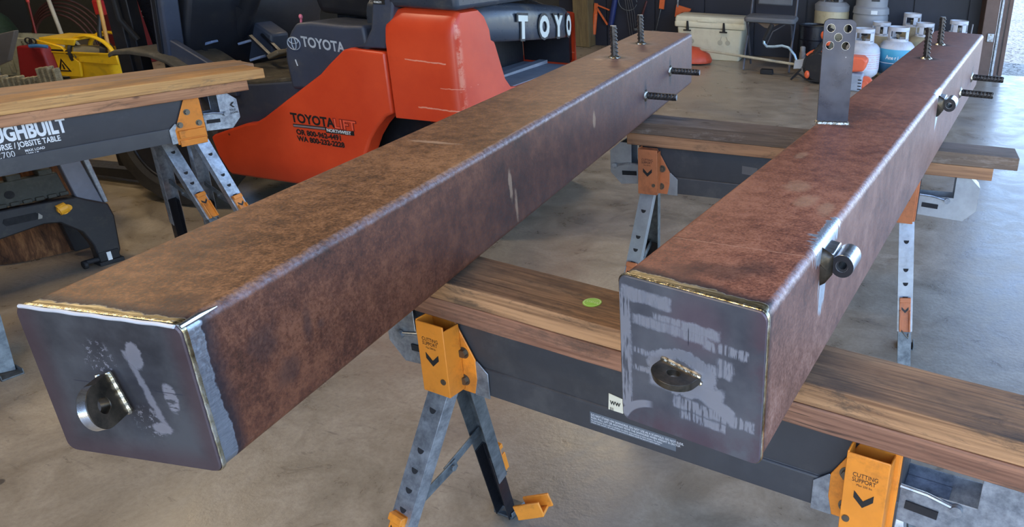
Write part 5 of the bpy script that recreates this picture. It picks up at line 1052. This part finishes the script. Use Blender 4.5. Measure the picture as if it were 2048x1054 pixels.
# orange blower beside the white cylinder
BL = empty('leaf_blower', (-1.22, 6.82, 0), 0.1); tag(BL, 'orange and grey power tool on the floor just right of the upright drilled bar', 'power tool')
OB = paint('coral orange plastic', c(240, 110, 72), 0.4, 0, 0.06, 6)
MB().loft([[(x_, y_, z_) for x_, z_ in ((-0.16, 0.17), (0.06, 0.20), (0.09, 0.30), (0.04, 0.335), (-0.16, 0.335))] for y_ in (-0.09, 0.09)]).build('motor_cover', OB, BL, bevel=0.02, seg=3)
MB().loft([[(x_, y_, z_) for x_, z_ in ((-0.16, 0.0), (0.05, 0.0), (0.06, 0.17), (-0.16, 0.18))] for y_ in (-0.08, 0.08)]).build('fan_housing', paint('pale grey plastic', c(158, 166, 178), 0.45), BL, bevel=0.02)
MB().cyl((0.08, -0.03, 0.07), (0.08, 0.03, 0.07), 0.075, 20).cyl((0.08, -0.04, 0.07), (0.08, 0.04, 0.07), 0.035, 16).build('starter_cover', OB, BL, bevel=0.006)
for k in range(4): MB().box(0.015, 0.05, -0.082, -0.078, 0.02+k*0.03, 0.03+k*0.03).build('vent_slot', M_hole, BL, smooth=False)
# tools hanging on the navy wall
def hang(name, parts, label, cat, off=-0.04, group=None):
    t = None; p0 = None
    for i, (nm, fn, mat) in enumerate(parts):
        m_ = MB(); fn(m_)
        if t is None:
            p0 = sum((v.co for v in m_.bm.verts), Vector())/len(m_.bm.verts); t = empty(name, p0, 0)
        bmesh.ops.translate(m_.bm, verts=m_.bm.verts[:], vec=-p0); m_.build(nm, mat, t, bevel=0.002)
    return tag(t, label, cat, group)
def wv(px_x, z_, t_=-0.04):   # point on the back wall from its world x and height
    px_x = 1.031*px_x-0.0135; z_ = 1.031*z_-0.0444; t_ += 0.28
    k = (px_x-WJ.x-WN.x*t_)/WD.x; q = WJ+WD*k+WN*t_; return Vector((q.x, q.y, z_))
CO = paint('orange tool steel', c(206, 96, 46), 0.45, 0, 0.1, 8, c(110, 60, 40), 0.5)
hang('caulking_gun', [('barrel', lambda m_: m_.tube([wv(-4.675, 0.18), wv(-4.645, 0.42)], 0.028, 14), CO),
    ('nozzle', lambda m_: m_.tube([wv(-4.69, 0.09), wv(-4.678, 0.18)], [0.006, 0.014], 10), M_galv),
    ('handle', lambda m_: (m_.bar(wv(-4.645, 0.40), wv(-4.63, 0.54), 0.02, 0.045), m_.bar(wv(-4.62, 0.48), wv(-4.50, 0.30), 0.02, 0.022)), CO),
    ('trigger', lambda m_: m_.bar(wv(-4.62, 0.52), wv(-4.47, 0.47), 0.015, 0.018), CO)], 'orange caulking gun hanging beside the brown wooden post', 'caulking gun')
hang('blue_tube', [('tube_body', lambda m_: m_.tube([wv(-4.46, 0.30), wv(-4.38, 0.70)], 0.035, 14), paint('navy blue tube', c(34, 48, 100), 0.4))], 'dark blue tube hanging right of the orange caulking gun', 'tube')
hang('cable_bundle', [('cable', lambda m_: [m_.tube([wv(-4.30+0.02*k, 0.75), wv(-4.26+0.03*k, 0.45), wv(-4.22+0.02*k, 0.15+0.05*k)], 0.006, 6) for k in range(4)], paint('grey cable', c(66, 62, 62), 0.6)),
    ('wire_loop', lambda m_: m_.tube([wv(-4.24+0.11*math.cos(a*0.4), 0.58+0.10*math.sin(a*0.4), -0.06) for a in range(16)], 0.005, 6), M_galv_d)], 'bundle of dark cables with a pale wire loop hanging behind the left rebar studs', 'cable')
hang('hammer', [('handle', lambda m_: m_.tube([wv(-4.13, 0.28), wv(-4.02, 0.60)], 0.014, 10), paint('maroon handle', c(72, 34, 34), 0.5)), ('head', lambda m_: m_.bar(wv(-4.17, 0.265), wv(-4.08, 0.285), 0.03, 0.03), M_galv_d)], 'dark maroon handled tool hanging behind the farther upright stud', 'tool')
hang('foam_gun', [('body', lambda m_: m_.bar(wv(-3.845, 0.52), wv(-3.83, 0.66), 0.035, 0.06), CO), ('lance', lambda m_: m_.tube([wv(-3.85, 0.53), wv(-3.915, 0.26)], 0.006, 8), M_galv_d), ('tip', lambda m_: m_.bar(wv(-3.96, 0.262), wv(-3.87, 0.258), 0.012, 0.012), M_galv_d)], 'thin lance tool with an orange handle hanging left of the cooler', 'tool')
hang('pistol_clamp', [('grip', lambda m_: m_.prism([(0, 0), (0.02, 0.14), (0.20, 0.10), (0.19, 0.07), (0.08, 0.05), (0.06, 0.0)], wv(-3.69, 0.44), WD, Z_, WN, 0.04), CO), ('bar', lambda m_: m_.bar(wv(-3.655, 0.55), wv(-3.64, 0.85), 0.006, 0.02), M_galv)], 'orange pistol shaped clamp hanging just above the cooler', 'clamp')
wp_ = MB().box(-0.0, 0.02, 0, 0.02, 0, 0.3); wp_.bm.free()
dl = MB().prism([(0, 0), (0.14, 0), (0.13, 0.05), (0, 0.05)], (-2.35, 7.12, 0.0), Vector((0.97, 0.2, 0)), Z_, Vector((-0.2, 0.97, 0)), 0.1).build('black_block', M_rubber, bevel=0.008); tag(dl, 'small black block lying on the floor under the folding chair', 'block')
